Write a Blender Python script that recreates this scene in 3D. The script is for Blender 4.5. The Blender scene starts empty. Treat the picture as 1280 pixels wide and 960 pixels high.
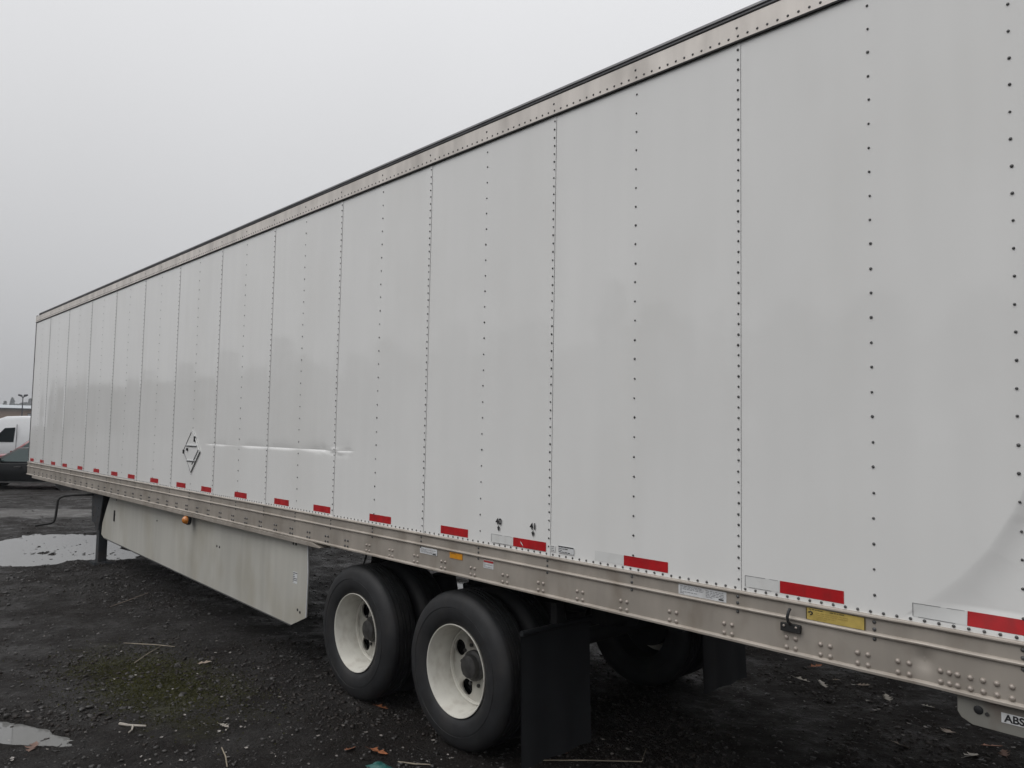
import bpy, bmesh, math, random
import numpy as np
from mathutils import Vector, Matrix
R = math.radians
random.seed(7); rng = np.random.default_rng(11)
sc = bpy.context.scene
col = sc.collection

# ------------------------------------------------------------------ camera
CAM = Vector((1.834, -3.224, 2.045))
yaw, pit, rol = 0.81056, 0.06434, 0.01823
fw = Vector((-math.sin(yaw)*math.cos(pit), math.cos(yaw)*math.cos(pit), math.sin(pit)))
rt = Vector((math.cos(yaw), math.sin(yaw), 0)); up = rt.cross(fw)
r2 = rt*math.cos(rol)+up*math.sin(rol); u2 = -rt*math.sin(rol)+up*math.cos(rol)
cd = bpy.data.cameras.new('camera'); cam = bpy.data.objects.new('camera', cd); col.objects.link(cam)
M = Matrix((r2, u2, -fw)).transposed().to_4x4(); M.translation = CAM
cam.matrix_world = M
cd.sensor_width = 36; cd.lens = 940/1280*36; cd.clip_end = 3000; cd.clip_start = 0.05
sc.camera = cam

# ------------------------------------------------------------------ overcast sky and sun
SUN_EL, SUN_AZ = R(52), R(-108)          # azimuth of the veiled sun measured from +X
w = bpy.data.worlds.new('World'); sc.world = w; w.use_nodes = True
nt = w.node_tree; N = nt.nodes; L = nt.links; N.clear()
wo = N.new('ShaderNodeOutputWorld'); bg = N.new('ShaderNodeBackground')
sky = N.new('ShaderNodeTexSky'); sky.sky_type = 'NISHITA'; sky.sun_disc = False
sky.sun_elevation = SUN_EL; sky.sun_rotation = R(90)-SUN_AZ
sky.air_density = 1.0; sky.dust_density = 6.0; sky.ozone_density = 1.0
hs = N.new('ShaderNodeHueSaturation'); hs.inputs['Saturation'].default_value = 0.05
L.new(sky.outputs[0], hs.inputs['Color'])
tc = N.new('ShaderNodeTexCoord'); sx = N.new('ShaderNodeSeparateXYZ'); L.new(tc.outputs['Generated'], sx.inputs[0])
mx = N.new('ShaderNodeMath'); mx.operation = 'MAXIMUM'; mx.inputs[1].default_value = 0.0; L.new(sx.outputs[2], mx.inputs[0])
rmp = N.new('ShaderNodeMapRange'); rmp.inputs[1].default_value = 0; rmp.inputs[2].default_value = 1
rmp.inputs[3].default_value = 4.3; rmp.inputs[4].default_value = 12.2; L.new(mx.outputs[0], rmp.inputs[0])
nz = N.new('ShaderNodeTexNoise'); nz.inputs['Scale'].default_value = 1.6; nz.inputs['Detail'].default_value = 3
L.new(tc.outputs['Generated'], nz.inputs['Vector'])
nr = N.new('ShaderNodeMapRange'); nr.inputs[3].default_value = 0.93; nr.inputs[4].default_value = 1.07; L.new(nz.outputs[0], nr.inputs[0])
mm = N.new('ShaderNodeMath'); mm.operation = 'MULTIPLY'; L.new(rmp.outputs[0], mm.inputs[0]); L.new(nr.outputs[0], mm.inputs[1])
cc = N.new('ShaderNodeVectorMath'); cc.operation = 'SCALE'; cc.inputs[0].default_value = (0.985, 0.992, 1.015); L.new(mm.outputs[0], cc.inputs['Scale'])
mix = N.new('ShaderNodeMix'); mix.data_type = 'RGBA'; mix.inputs[0].default_value = 0.15
L.new(cc.outputs[0], mix.inputs[6]); L.new(hs.outputs[0], mix.inputs[7])
L.new(mix.outputs[2], bg.inputs[0]); bg.inputs[1].default_value = 0.1; L.new(bg.outputs[0], wo.inputs[0])
sd = bpy.data.lights.new('sun', 'SUN'); sd.energy = 0.75; sd.angle = R(40); sd.color = (1.0, 0.98, 0.95)
so = bpy.data.objects.new('sun', sd); col.objects.link(so)
sdir = Vector((math.cos(SUN_EL)*math.cos(SUN_AZ), math.cos(SUN_EL)*math.sin(SUN_AZ), math.sin(SUN_EL)))
so.rotation_euler = sdir.to_track_quat('Z', 'Y').to_euler(); so.location = (0, -10, 20)
vs = sc.view_settings; vs.view_transform = 'Standard'; vs.look = 'None'; vs.exposure = 0.12; vs.gamma = 1.0; vs.use_curve_mapping = False

# ------------------------------------------------------------------ materials
MATS = {}
def mat(name, base, rough=0.6, metal=0.0, var=0.0, vscale=8.0, bump=0.0, bscale=60.0, streak=0.0, spec=0.5, rvar=0.0, trans=0.0, emit=None, coat=0.0, dirt=None, dscale=2.0, damt=0.0, ior=1.45):
    m = bpy.data.materials.new(name); m.use_nodes = True; MATS[name] = m
    t = m.node_tree; b = t.nodes['Principled BSDF']; n = t.nodes; l = t.links
    b.inputs['Roughness'].default_value = rough; b.inputs['Metallic'].default_value = metal
    b.inputs['Specular IOR Level'].default_value = spec; b.inputs['IOR'].default_value = ior
    b.inputs['Transmission Weight'].default_value = trans; b.inputs['Coat Weight'].default_value = coat
    b.inputs['Base Color'].default_value = (*base, 1)
    tx = n.new('ShaderNodeTexCoord'); out = None
    if var or streak or damt:
        src = None
        def noise(scale, sc3=(1, 1, 1), det=5):
            mp = n.new('ShaderNodeMapping'); mp.inputs['Scale'].default_value = sc3; l.new(tx.outputs['Object'], mp.inputs[0])
            q = n.new('ShaderNodeTexNoise'); q.inputs['Scale'].default_value = scale; q.inputs['Detail'].default_value = det; l.new(mp.outputs[0], q.inputs['Vector']); return q
        def mr(s, a, bb, lo=0.3, hi=0.7):
            q = n.new('ShaderNodeMapRange'); q.inputs[1].default_value = lo; q.inputs[2].default_value = hi; q.inputs[3].default_value = a; q.inputs[4].default_value = bb; l.new(s, q.inputs[0]); return q.outputs[0]
        f = None
        if var: f = mr(noise(vscale).outputs[0], 1-var, 1+var)
        if streak:
            g = mr(noise(5.0, (1.6, 1.0, 0.12)).outputs[0], 1-streak, 1+streak*0.6)
            if f is None: f = g
            else:
                q = n.new('ShaderNodeMath'); q.operation = 'MULTIPLY'; l.new(f, q.inputs[0]); l.new(g, q.inputs[1]); f = q.outputs[0]
        if f is not None:
            v = n.new('ShaderNodeVectorMath'); v.operation = 'SCALE'; v.inputs[0].default_value = base; l.new(f, v.inputs['Scale']); src = v.outputs[0]
        if damt:
            q = n.new('ShaderNodeMix'); q.data_type = 'RGBA'
            fac = mr(noise(dscale, (1, 1, 0.6), 8).outputs[0], 0, damt, 0.48, 0.72); l.new(fac, q.inputs[0])
            if src is not None: l.new(src, q.inputs[6])
            else: q.inputs[6].default_value = (*base, 1)
            q.inputs[7].default_value = (*dirt, 1); src = q.outputs[2]
        l.new(src, b.inputs['Base Color'])
        if rvar: l.new(mr(noise(vscale*0.7).outputs[0], rough-rvar, rough+rvar), b.inputs['Roughness'])
    if bump:
        q = n.new('ShaderNodeTexNoise'); q.inputs['Scale'].default_value = bscale; q.inputs['Detail'].default_value = 4; l.new(tx.outputs['Object'], q.inputs['Vector'])
        bb = n.new('ShaderNodeBump'); bb.inputs['Strength'].default_value = bump; bb.inputs['Distance'].default_value = 0.01; l.new(q.outputs[0], bb.inputs['Height']); l.new(bb.outputs[0], b.inputs['Normal'])
    if emit:
        b.inputs['Emission Color'].default_value = (*emit, 1); b.inputs['Emission Strength'].default_value = 1
    return m
mat('panel_white', (0.755, 0.754, 0.742), 0.06, var=0.025, vscale=0.7, streak=0.02, dirt=(0.42, 0.40, 0.34), dscale=1.3, damt=0.10, rvar=0.02)
mat('rail_alu', (0.42, 0.38, 0.335), 0.45, metal=0.35, var=0.10, vscale=3.0, streak=0.10, dirt=(0.22, 0.18, 0.14), dscale=6, damt=0.55, rvar=0.08, bump=0.02, bscale=90)
mat('top_alu', (0.70, 0.655, 0.61), 0.45, metal=0.1, var=0.06, vscale=2.0, streak=0.16, dirt=(0.24, 0.21, 0.18), dscale=4, damt=0.3)
mat('lip_metal', (0.13, 0.13, 0.135), 0.5, metal=0.5, var=0.2, vscale=6)
mat('rivet_grey', (0.10, 0.10, 0.10), 0.5, metal=0.4, var=0.3, vscale=30)
mat('bolt_alu', (0.34, 0.30, 0.265), 0.42, metal=0.35, var=0.2, vscale=40)
mat('seam_grey', (0.58, 0.58, 0.58), 0.7)
mat('dark_gap', (0.03, 0.03, 0.03), 0.9)
mat('tape_red', (0.42, 0.012, 0.016), 0.38, var=0.14, vscale=14, bump=0.05, bscale=500, dirt=(0.2, 0.02, 0.02), dscale=18, damt=0.5)
mat('tape_white', (0.66, 0.665, 0.655), 0.2, var=0.02, vscale=10, dirt=(0.56, 0.55, 0.53), dscale=14, damt=0.5)
mat('skirt_white', (0.47, 0.46, 0.42), 0.38, var=0.05, vscale=1.2, streak=0.10, dirt=(0.30, 0.27, 0.2), dscale=2.2, damt=0.5)
mat('skirt_edge', (0.06, 0.06, 0.06), 0.7)
mat('rubber', (0.015, 0.0155, 0.017), 0.62, var=0.35, vscale=9, dirt=(0.032, 0.029, 0.027), dscale=7, damt=0.5, bump=0.04, bscale=120)
mat('rim_white', (0.60, 0.585, 0.53), 0.42, var=0.08, vscale=6, dirt=(0.17, 0.115, 0.07), dscale=18, damt=0.22)
mat('disc_grime', (0.40, 0.39, 0.35), 0.55, var=0.15, vscale=9, dirt=(0.09, 0.07, 0.055), dscale=9, damt=0.9)
mat('hub_dark', (0.035, 0.034, 0.033), 0.55, var=0.4, vscale=25, bump=0.1, bscale=40)
mat('chassis', (0.011, 0.011, 0.012), 0.7, var=0.3, vscale=6, bump=0.1, bscale=40)
mat('gear_grey', (0.026, 0.030, 0.034), 0.55, var=0.25, vscale=9, dirt=(0.10, 0.06, 0.04), dscale=9, damt=0.3)
mat('flap_rubber', (0.011, 0.012, 0.014), 0.55, var=0.2, vscale=5)
mat('label_white', (0.62, 0.63, 0.64), 0.45, var=0.06, vscale=30, dirt=(0.4, 0.38, 0.36), dscale=20, damt=0.4)
mat('label_yellow', (0.48, 0.36, 0.10), 0.5, var=0.12, vscale=30, dirt=(0.3, 0.22, 0.07), dscale=25, damt=0.5)
mat('label_orange', (0.62, 0.26, 0.015), 0.45, var=0.08, vscale=40)
mat('label_red', (0.38, 0.03, 0.03), 0.45)
mat('print_tan', (0.37, 0.27, 0.075), 0.5)
mat('ink', (0.02, 0.02, 0.022), 0.5)
mat('ink_grey', (0.20, 0.20, 0.21), 0.5)
mat('amber', (0.55, 0.19, 0.03), 0.2, spec=0.6, coat=0.5)
mat('bracket_paint', (0.20, 0.195, 0.175), 0.5, var=0.1, vscale=8, dirt=(0.10, 0.05, 0.03), dscale=8, damt=0.5)
mat('leaf_orange', (0.30, 0.115, 0.055), 0.45, var=0.25, vscale=30)
mat('leaf_tan', (0.24, 0.19, 0.15), 0.45, var=0.25, vscale=30)
mat('leaf_pale', (0.34, 0.31, 0.27), 0.45, var=0.2, vscale=30)
mat('leaf_brown', (0.12, 0.065, 0.045), 0.5, var=0.3, vscale=30)
mat('bits', (0.20, 0.185, 0.17), 0.5, var=0.7, vscale=25)
mat('twig_pale', (0.24, 0.205, 0.155), 0.6, var=0.2, vscale=20)
mat('teal_scrap', (0.02, 0.10, 0.09), 0.4, var=0.3, vscale=20)
mat('stones', (0.040, 0.037, 0.035), 0.42, var=0.75, vscale=45, rvar=0.2)
mat('clods', (0.017, 0.0125, 0.010), 0.6, var=0.6, vscale=30)
mat('moss', (0.050, 0.050, 0.010), 0.8, var=0.5, vscale=14)
mat('glass_dark', (0.015, 0.02, 0.022), 0.05, spec=0.6)
mat('glass_tint', (0.028, 0.05, 0.05), 0.05, spec=0.7)
mat('car_black', (0.006, 0.007, 0.008), 0.3, spec=0.35)
mat('car_red', (0.18, 0.012, 0.02), 0.15, coat=0.8)
mat('van_white', (0.74, 0.75, 0.76), 0.25, coat=0.5, var=0.02)
mat('plastic_black', (0.02, 0.02, 0.02), 0.6)
mat('chrome', (0.5, 0.5, 0.5), 0.2, metal=1.0)
mat('lamp_glass', (0.6, 0.62, 0.62), 0.1, spec=0.6)
mat('wall_tan', (0.30, 0.21, 0.15), 0.8, var=0.1, vscale=0.5)
mat('roof_grey', (0.42, 0.45, 0.47), 0.5, var=0.05, vscale=0.4)
mat('trim_dark', (0.05, 0.05, 0.05), 0.6)
mat('pole', (0.03, 0.03, 0.04), 0.5, metal=0.5)
mat('bark', (0.06, 0.05, 0.04), 0.9, var=0.3)
mat('foliage', (0.045, 0.06, 0.045), 0.7, var=0.5, vscale=0.6)
mat('foliage_bare', (0.07, 0.06, 0.05), 0.8, var=0.4, vscale=0.6)

def water_mat():
    m = mat('water', (0.15, 0.15, 0.145), 0.03, spec=0.5, ior=1.33)
    return m
water_mat()

def ground_mat():
    m = bpy.data.materials.new('wet_gravel'); m.use_nodes = True; t = m.node_tree; n = t.nodes; l = t.links; b = n['Principled BSDF']
    tx = n.new('ShaderNodeTexCoord')
    def noise(s, d=6, r=0.6):
        q = n.new('ShaderNodeTexNoise'); q.inputs['Scale'].default_value = s; q.inputs['Detail'].default_value = d; q.inputs['Roughness'].default_value = r; l.new(tx.outputs['Object'], q.inputs['Vector']); return q.outputs[0]
    def ramp(s, pts):
        q = n.new('ShaderNodeValToRGB'); e = q.color_ramp.elements
        e[0].position, e[0].color = pts[0][0], (*pts[0][1], 1); e[1].position, e[1].color = pts[-1][0], (*pts[-1][1], 1)
        for p, c in pts[1:-1]:
            k = e.new(p); k.color = (*c, 1)
        l.new(s, q.inputs[0]); return q.outputs[0]
    def mixc(f, a, bb):
        q = n.new('ShaderNodeMix'); q.data_type = 'RGBA'; l.new(f, q.inputs[0]); l.new(a, q.inputs[6])
        if isinstance(bb, tuple): q.inputs[7].default_value = (*bb, 1)
        else: l.new(bb, q.inputs[7])
        return q.outputs[2]
    def val(s, a, bb, lo, hi):
        q = n.new('ShaderNodeMapRange'); q.inputs[1].default_value = lo; q.inputs[2].default_value = hi; q.inputs[3].default_value = a; q.inputs[4].default_value = bb; l.new(s, q.inputs[0]); return q.outputs[0]
    fine = ramp(noise(70, 8, 0.75), [(0.36, (0.004, 0.004, 0.0042)), (0.51, (0.0145, 0.0122, 0.0110)), (0.64, (0.050, 0.043, 0.038))])
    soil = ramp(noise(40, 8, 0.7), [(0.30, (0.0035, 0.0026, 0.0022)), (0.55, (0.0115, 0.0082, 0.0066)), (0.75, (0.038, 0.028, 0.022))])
    silt = ramp(noise(9, 6, 0.6), [(0.3, (0.030, 0.028, 0.027)), (0.7, (0.055, 0.052, 0.05))])
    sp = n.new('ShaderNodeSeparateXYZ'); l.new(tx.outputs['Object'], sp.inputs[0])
    soil_shade = n.new('ShaderNodeMath'); soil_shade.operation = 'ADD'; soil_shade.use_clamp = True; l.new(val(noise(0.9, 4), 0, 1, 0.42, 0.60), soil_shade.inputs[0]); l.new(val(sp.outputs[0], 0, 1.0, -3.6, -1.6), soil_shade.inputs[1])  # brown-black soil takes over rearward, shade under the trailer painted into it
    c = mixc(soil_shade.outputs[0], fine, soil)
    sl = n.new('ShaderNodeMath'); sl.operation = 'MULTIPLY'; l.new(val(noise(0.75, 7, 0.65), 0, 0.85, 0.52, 0.64), sl.inputs[0]); l.new(val(sp.outputs[0], 1.0, 0.0, -3.4, -2.2), sl.inputs[1])
    c = mixc(sl.outputs[0], c, silt)
    # moss growing in a patch
    mp = n.new('ShaderNodeMapping'); mp.vector_type = 'POINT'; mp.inputs['Location'].default_value = (4.75, 0.95, 0); l.new(tx.outputs['Object'], mp.inputs[0])
    rot = n.new('ShaderNodeMapping'); rot.inputs['Rotation'].default_value = (0, 0, R(10)); rot.inputs['Scale'].default_value = (0.85, 2.0, 1); l.new(mp.outputs[0], rot.inputs[0])
    ln = n.new('ShaderNodeVectorMath'); ln.operation = 'LENGTH'; l.new(rot.outputs[0], ln.inputs[0])
    ad = n.new('ShaderNodeMath'); ad.operation = 'ADD'; l.new(ln.outputs['Value'], ad.inputs[0]); l.new(val(noise(3, 6, 0.65), -0.7, 0.7, 0.2, 0.8), ad.inputs[1])
    c = mixc(val(ad.outputs[0], 0.85, 0, 0.45, 1.15), c, ramp(noise(30, 6, 0.7), [(0.3, (0.012, 0.0125, 0.004)), (0.7, (0.052, 0.052, 0.011))]))
    # pale band across the gravel further back
    m2 = n.new('ShaderNodeMapping'); m2.inputs['Location'].default_value = (18.2, -1.0, 0); l.new(tx.outputs['Object'], m2.inputs[0])
    r2_ = n.new('ShaderNodeMapping'); r2_.inputs['Rotation'].default_value = (0, 0, -math.atan2(1.6, 1.1)); l.new(m2.outputs[0], r2_.inputs[0])
    s2_ = n.new('ShaderNodeMapping'); s2_.inputs['Scale'].default_value = (0.16, 0.95, 1); l.new(r2_.outputs[0], s2_.inputs[0])
    l2 = n.new('ShaderNodeVectorMath'); l2.operation = 'LENGTH'; l.new(s2_.outputs[0], l2.inputs[0])
    a2 = n.new('ShaderNodeMath'); a2.operation = 'ADD'; l.new(l2.outputs['Value'], a2.inputs[0]); l.new(val(noise(2.0, 6, 0.65), -0.5, 0.5, 0.2, 0.8), a2.inputs[1])
    c = mixc(val(a2.outputs[0], 0.9, 0, 0.6, 1.0), c, (0.14, 0.135, 0.13))
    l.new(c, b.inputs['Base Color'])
    l.new(val(noise(2.2, 6, 0.65), 0.42, 0.95, 0.38, 0.62), b.inputs['Roughness'])
    b.inputs['Specular IOR Level'].default_value = 0.28
    b1 = n.new('ShaderNodeBump'); b1.inputs['Strength'].default_value = 1.0; b1.inputs['Distance'].default_value = 0.03; l.new(noise(55, 9, 0.75), b1.inputs['Height'])
    b2 = n.new('ShaderNodeBump'); b2.inputs['Strength'].default_value = 0.8; b2.inputs['Distance'].default_value = 0.06; l.new(noise(14, 5, 0.7), b2.inputs['Height']); l.new(b1.outputs[0], b2.inputs['Normal'])
    l.new(b2.outputs[0], b.inputs['Normal'])
    MATS['wet_gravel'] = m
ground_mat()

# ------------------------------------------------------------------ mesh helpers
class MB:
    def __init__(s): s.v = []; s.f = []
    def add(s, V, F):
        o = len(s.v); s.v += [tuple(q) for q in V]; s.f += [tuple(o+i for i in q) for q in F]; return s
    def box(s, x0, x1, y0, y1, z0, z1):
        return s.add([(x0,y0,z0),(x1,y0,z0),(x1,y1,z0),(x0,y1,z0),(x0,y0,z1),(x1,y0,z1),(x1,y1,z1),(x0,y1,z1)],
                     [(0,3,2,1),(4,5,6,7),(0,1,5,4),(1,2,6,5),(2,3,7,6),(3,0,4,7)])
    def prism_y(s, pts, y0, y1):          # outline in x,z
        k = len(pts); V = [(x, y0, z) for x, z in pts]+[(x, y1, z) for x, z in pts]
        F = [tuple(range(k)), tuple(range(2*k-1, k-1, -1))]+[(i, i+k, (i+1) % k+k, (i+1) % k) for i in range(k)]
        return s.add(V, F)
    def prism_x(s, pts, xs, disp=None):    # outline in y,z swept along x
        k = len(pts); V = []; F = []
        for x in xs:
            for y, z in pts:
                d = disp(x, z) if disp else 0
                V.append((x, y+d, z))
        for a in range(len(xs)-1):
            for i in range(k): F.append((a*k+i, a*k+(i+1) % k, (a+1)*k+(i+1) % k, (a+1)*k+i))
        F.append(tuple(range(k-1, -1, -1))); F.append(tuple((len(xs)-1)*k+i for i in range(k)))
        return s.add(V, F)
    def tube(s, pts, r, n=8, cap=True):
        pts = [Vector(p) for p in pts]; rs = r if isinstance(r, (list, tuple)) else [r]*len(pts)
        V = []; F = []
        d0 = (pts[1]-pts[0]).normalized(); a = Vector((0, 0, 1)) if abs(d0.z) < .9 else Vector((1, 0, 0))
        u = d0.cross(a).normalized()
        for i, p in enumerate(pts):
            d = (pts[min(i+1, len(pts)-1)]-pts[max(i-1, 0)]).normalized()
            u = (u-d*u.dot(d)).normalized(); q = d.cross(u)
            for k in range(n):
                t = 2*math.pi*k/n; V.append(p+(u*math.cos(t)+q*math.sin(t))*rs[i])
        for i in range(len(pts)-1):
            for k in range(n): F.append((i*n+k, i*n+(k+1) % n, (i+1)*n+(k+1) % n, (i+1)*n+k))
        if cap: F.append(tuple(range(n-1, -1, -1))); F.append(tuple((len(pts)-1)*n+k for k in range(n)))
        return s.add(V, F)
    def lathe_y(s, prof, n=48, c=(0, 0, 0), closed=False):   # prof (r, y)
        k = len(prof); V = []; F = []
        for a in range(n):
            t = 2*math.pi*a/n
            for r, y in prof: V.append((c[0]+r*math.cos(t), c[1]+y, c[2]+r*math.sin(t)))
        for a in range(n):
            b = (a+1) % n
            for i in range(k if closed else k-1):
                j = (i+1) % k; F.append((a*k+i, b*k+i, b*k+j, a*k+j))
        return s.add(V, F)
    def dome(s, c, r, h, n=8):             # rivet head bulging to -y
        V = []; F = []
        for rr, hh in ((1.0, 0.0), (0.86, 0.55), (0.45, 0.93)):
            for k in range(n):
                t = 2*math.pi*k/n; V.append((c[0]+r*rr*math.cos(t), c[1]-h*hh, c[2]+r*rr*math.sin(t)))
        V.append((c[0], c[1]-h, c[2]))
        for a in range(2):
            for k in range(n): F.append((a*n+k, a*n+(k+1) % n, (a+1)*n+(k+1) % n, (a+1)*n+k))
        for k in range(n): F.append((2*n+k, 2*n+(k+1) % n, 3*n))
        return s.add(V, F)
    def build(s, name, m, parent=None, smooth=None, bevel=0):
        me = bpy.data.meshes.new(name); me.from_pydata(s.v, [], s.f); me.update()
        bm = bmesh.new(); bm.from_mesh(me); bmesh.ops.recalc_face_normals(bm, faces=bm.faces)
        if bevel: bmesh.ops.bevel(bm, geom=list(bm.edges), offset=bevel, segments=2, affect='EDGES', profile=0.6)
        bm.to_mesh(me); bm.free()
        return obj(name, me, m, parent, smooth)
def obj(name, me, m, parent=None, smooth=None, loc=None):
    o = bpy.data.objects.new(name, me); col.objects.link(o)
    if m and not me.materials: me.materials.append(MATS[m] if isinstance(m, str) else m)
    if smooth is not None:
        me.polygons.foreach_set('use_smooth', [True]*len(me.polygons)); me.set_sharp_from_angle(angle=R(smooth))
    if parent: o.parent = parent
    if loc: o.location = loc
    return o
def tag(o, label, cat, group=None):
    o['label'] = label; o['category'] = cat
    if group: o['group'] = group
    return o
def stuff(o, label=None):
    o['kind'] = 'stuff'
    if label: o['label'] = label
    return o
def empty(name, loc=(0, 0, 0), rz=0):
    o = bpy.data.objects.new(name, None); col.objects.link(o); o.location = loc; o.rotation_euler = (0, 0, rz); o.empty_display_size = 0.2; return o
def text(body, size, ext=0.0006, off=0.0):
    c = bpy.data.curves.new('lettering', 'FONT'); c.body = body; c.size = size; c.extrude = ext; c.offset = off; c.align_x = 'CENTER'; c.align_y = 'CENTER'
    o = bpy.data.objects.new('tmp', c); col.objects.link(o)
    dg = bpy.context.evaluated_depsgraph_get(); me = bpy.data.meshes.new_from_object(o.evaluated_get(dg))
    bpy.data.objects.remove(o); bpy.data.curves.remove(c); me.name = 'lettering'
    me.transform(Matrix.Rotation(R(90), 4, 'X')); return me      # faces -y

# value noise for the ground heights and sheet waviness
def vnoise(x, y, seed):
    def h(i, j):
        n = (i*374761393+j*668265263+seed*974711) & 0xffffffff
        n = ((n ^ (n >> 13))*1274126177) & 0xffffffff
        return ((n ^ (n >> 16)) & 0xffff)/65535.0
    xi = np.floor(x).astype(np.int64); yi = np.floor(y).astype(np.int64); fx = x-xi; fy = y-yi
    fx = fx*fx*fx*(fx*(fx*6-15)+10); fy = fy*fy*fy*(fy*(fy*6-15)+10)
    return (h(xi, yi)*(1-fx)+h(xi+1, yi)*fx)*(1-fy)+(h(xi, yi+1)*(1-fx)+h(xi+1, yi+1)*fx)*fy
def fbm(x, y, seed, o=4, g=0.5):
    s = 0; a = 1; t = 0
    for k in range(o):
        s = s+a*vnoise(x*2**k+17.3*k, y*2**k-9.1*k, seed+k); t += a; a *= g
    return s/t-0.5

# ------------------------------------------------------------------ ground with puddle basins
PUD = [  # cx, cy, rx, ry, rotation
    (-13.1, 0.25, 1.3, 1.15, 0.3), (-11.7, -0.55, 0.75, 0.55, 0.2), (-11.6, 0.35, 0.75, 0.6, 0.3), (-12.6, -0.9, 1.0, 0.6, 0.2),
    (-4.50, -2.12, 0.75, 0.16, 0.45), (-6.35, 3.45, 0.42, 0.30, 0.4),
    (-15.5, -2.0, 0.8, 0.9, 0.0)]
WZ = -0.022
def slope(x):
    t = np.clip((np.asarray(x, float)+10.0)/3.0, 0, 1); return -0.05*t*t*(3-2*t)
def ground_h(x, y):
    h = 0.020*fbm(x*1.1, y*1.1, 3, 4)+0.018*fbm(x*7, y*7, 5, 3)+0.013*fbm(x*24, y*24, 9, 2, 0.7)
    h = np.maximum(h, -0.016)
    pn = 1.05*fbm(x*1.5, y*1.5, 21, 5, 0.65)
    d = np.full_like(x, 9.0)
    for cx, cy, rx, ry, a in PUD:
        dx = x-cx; dy = y-cy; u = dx*math.cos(a)+dy*math.sin(a); v = -dx*math.sin(a)+dy*math.cos(a)
        d = np.minimum(d, np.sqrt((u/rx)**2+(v/ry)**2))
    s = np.clip((1.12-(d+pn))/0.32, 0, 1); s = s*s*(3-2*s)
    return h*(1-0.15*s)-0.033*s+slope(x)+0.022*fbm(x*0.45, y*0.9, 33, 2)*(1-s)*np.clip((x+10)/2, 0, 1)
def lines(a, b, st, lim):
    m = np.arange(a, b+1e-6, st); g = []; d = st; q = b
    while q < lim: d *= 1.25; q += d; g.append(q)
    g2 = []; d = st; q = a
    while q > -lim: d *= 1.25; q -= d; g2.append(q)
    return np.array(g2[::-1]+list(m)+g)
gx = lines(-21, 3.0, 0.03, 900); gy = lines(-4.2, 6.0, 0.03, 900)
X, Y = np.meshgrid(gx, gy, indexing='ij')
Z = ground_h(X, Y); fade = np.clip((25-np.abs(X+8))/6, 0, 1)*np.clip((14-np.abs(Y))/6, 0, 1); Z = Z*fade-0.05*(1-fade)*(X > -8)
def grid_mesh(name, P, flip=False):
    nx, ny = P.shape[:2]; me = bpy.data.meshes.new(name)
    me.vertices.add(nx*ny); me.vertices.foreach_set('co', P.astype(np.float32).ravel())
    i = np.arange(nx*ny).reshape(nx, ny); q = np.stack([i[:-1, :-1], i[1:, :-1], i[1:, 1:], i[:-1, 1:]], -1).reshape(-1, 4)
    if flip: q = q[:, ::-1]
    me.loops.add(q.size); me.loops.foreach_set('vertex_index', q.ravel().astype(np.int32))
    me.polygons.add(len(q)); me.polygons.foreach_set('loop_start', np.arange(0, q.size, 4, dtype=np.int32)); me.polygons.foreach_set('loop_total', np.full(len(q), 4, np.int32))
    me.polygons.foreach_set('use_smooth', np.ones(len(q), bool)); me.update(); me.validate(); return me
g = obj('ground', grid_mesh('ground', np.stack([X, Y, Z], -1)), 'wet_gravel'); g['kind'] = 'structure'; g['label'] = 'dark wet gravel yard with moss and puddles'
for k, (cx, cy, rx, ry, a) in enumerate([(-12.4, -0.1, 2.9, 2.4, 0.2), (-4.50, -2.12, 1.2, 0.42, 0.45), (-6.35, 3.45, 0.8, 0.6, 0.4), (-15.5, -2.0, 0.6, 0.6, 0)]):
    mb = MB(); n = 40; V = []
    for i in range(n):
        t = 2*math.pi*i/n; u = rx*math.cos(t); v = ry*math.sin(t); V.append((cx+u*math.cos(a)-v*math.sin(a), cy+u*math.sin(a)+v*math.cos(a), WZ-0.0004*k+float(slope(cx))))
    mb.add(V, [tuple(range(n))]); o = mb.build('puddle', 'water'); o['kind'] = 'structure'

def scatter_rocks(name, m, n, smin, smax, dens, seed, flat=0.55):
    r = np.random.default_rng(seed)
    base = np.array([(-1,-1,-1),(1,-1,-1),(1,1,-1),(-1,1,-1),(-1,-1,1),(1,-1,1),(1,1,1),(-1,1,1)], float)*0.6
    F = np.array([(0,3,2,1),(4,5,6,7),(0,1,5,4),(1,2,6,5),(2,3,7,6),(3,0,4,7)])
    P = dens(r, n); n = len(P)
    P = np.c_[P, ground_h(P[:, 0], P[:, 1])]; P = P[P[:, 2] > WZ-0.01+slope(P[:, 0])]; n = len(P)
    s = smin*(smax/smin)**(r.random(n)**2.6)
    V = base[None]+r.normal(0, 0.28, (n, 8, 3)); V[:, :, 2] *= flat
    a = r.random(n)*6.283; ca, sa = np.cos(a)[:, None], np.sin(a)[:, None]
    x = V[:, :, 0]*ca-V[:, :, 1]*sa; y = V[:, :, 0]*sa+V[:, :, 1]*ca
    V = np.stack([x, y, V[:, :, 2]], -1)*s[:, None, None]+P[:, None, :]; V[:, :, 2] += (s*0.12)[:, None]
    me = bpy.data.meshes.new(name); me.vertices.add(n*8); me.vertices.foreach_set('co', V.astype(np.float32).ravel())
    q = (F[None]+8*np.arange(n)[:, None, None]).reshape(-1, 4)
    me.loops.add(q.size); me.loops.foreach_set('vertex_index', q.ravel().astype(np.int32)); me.polygons.add(len(q))
    me.polygons.foreach_set('loop_start', np.arange(0, q.size, 4, dtype=np.int32)); me.polygons.foreach_set('loop_total', np.full(len(q), 4, np.int32)); me.update(); me.validate()
    return stuff(obj(name, me, m))
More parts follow.
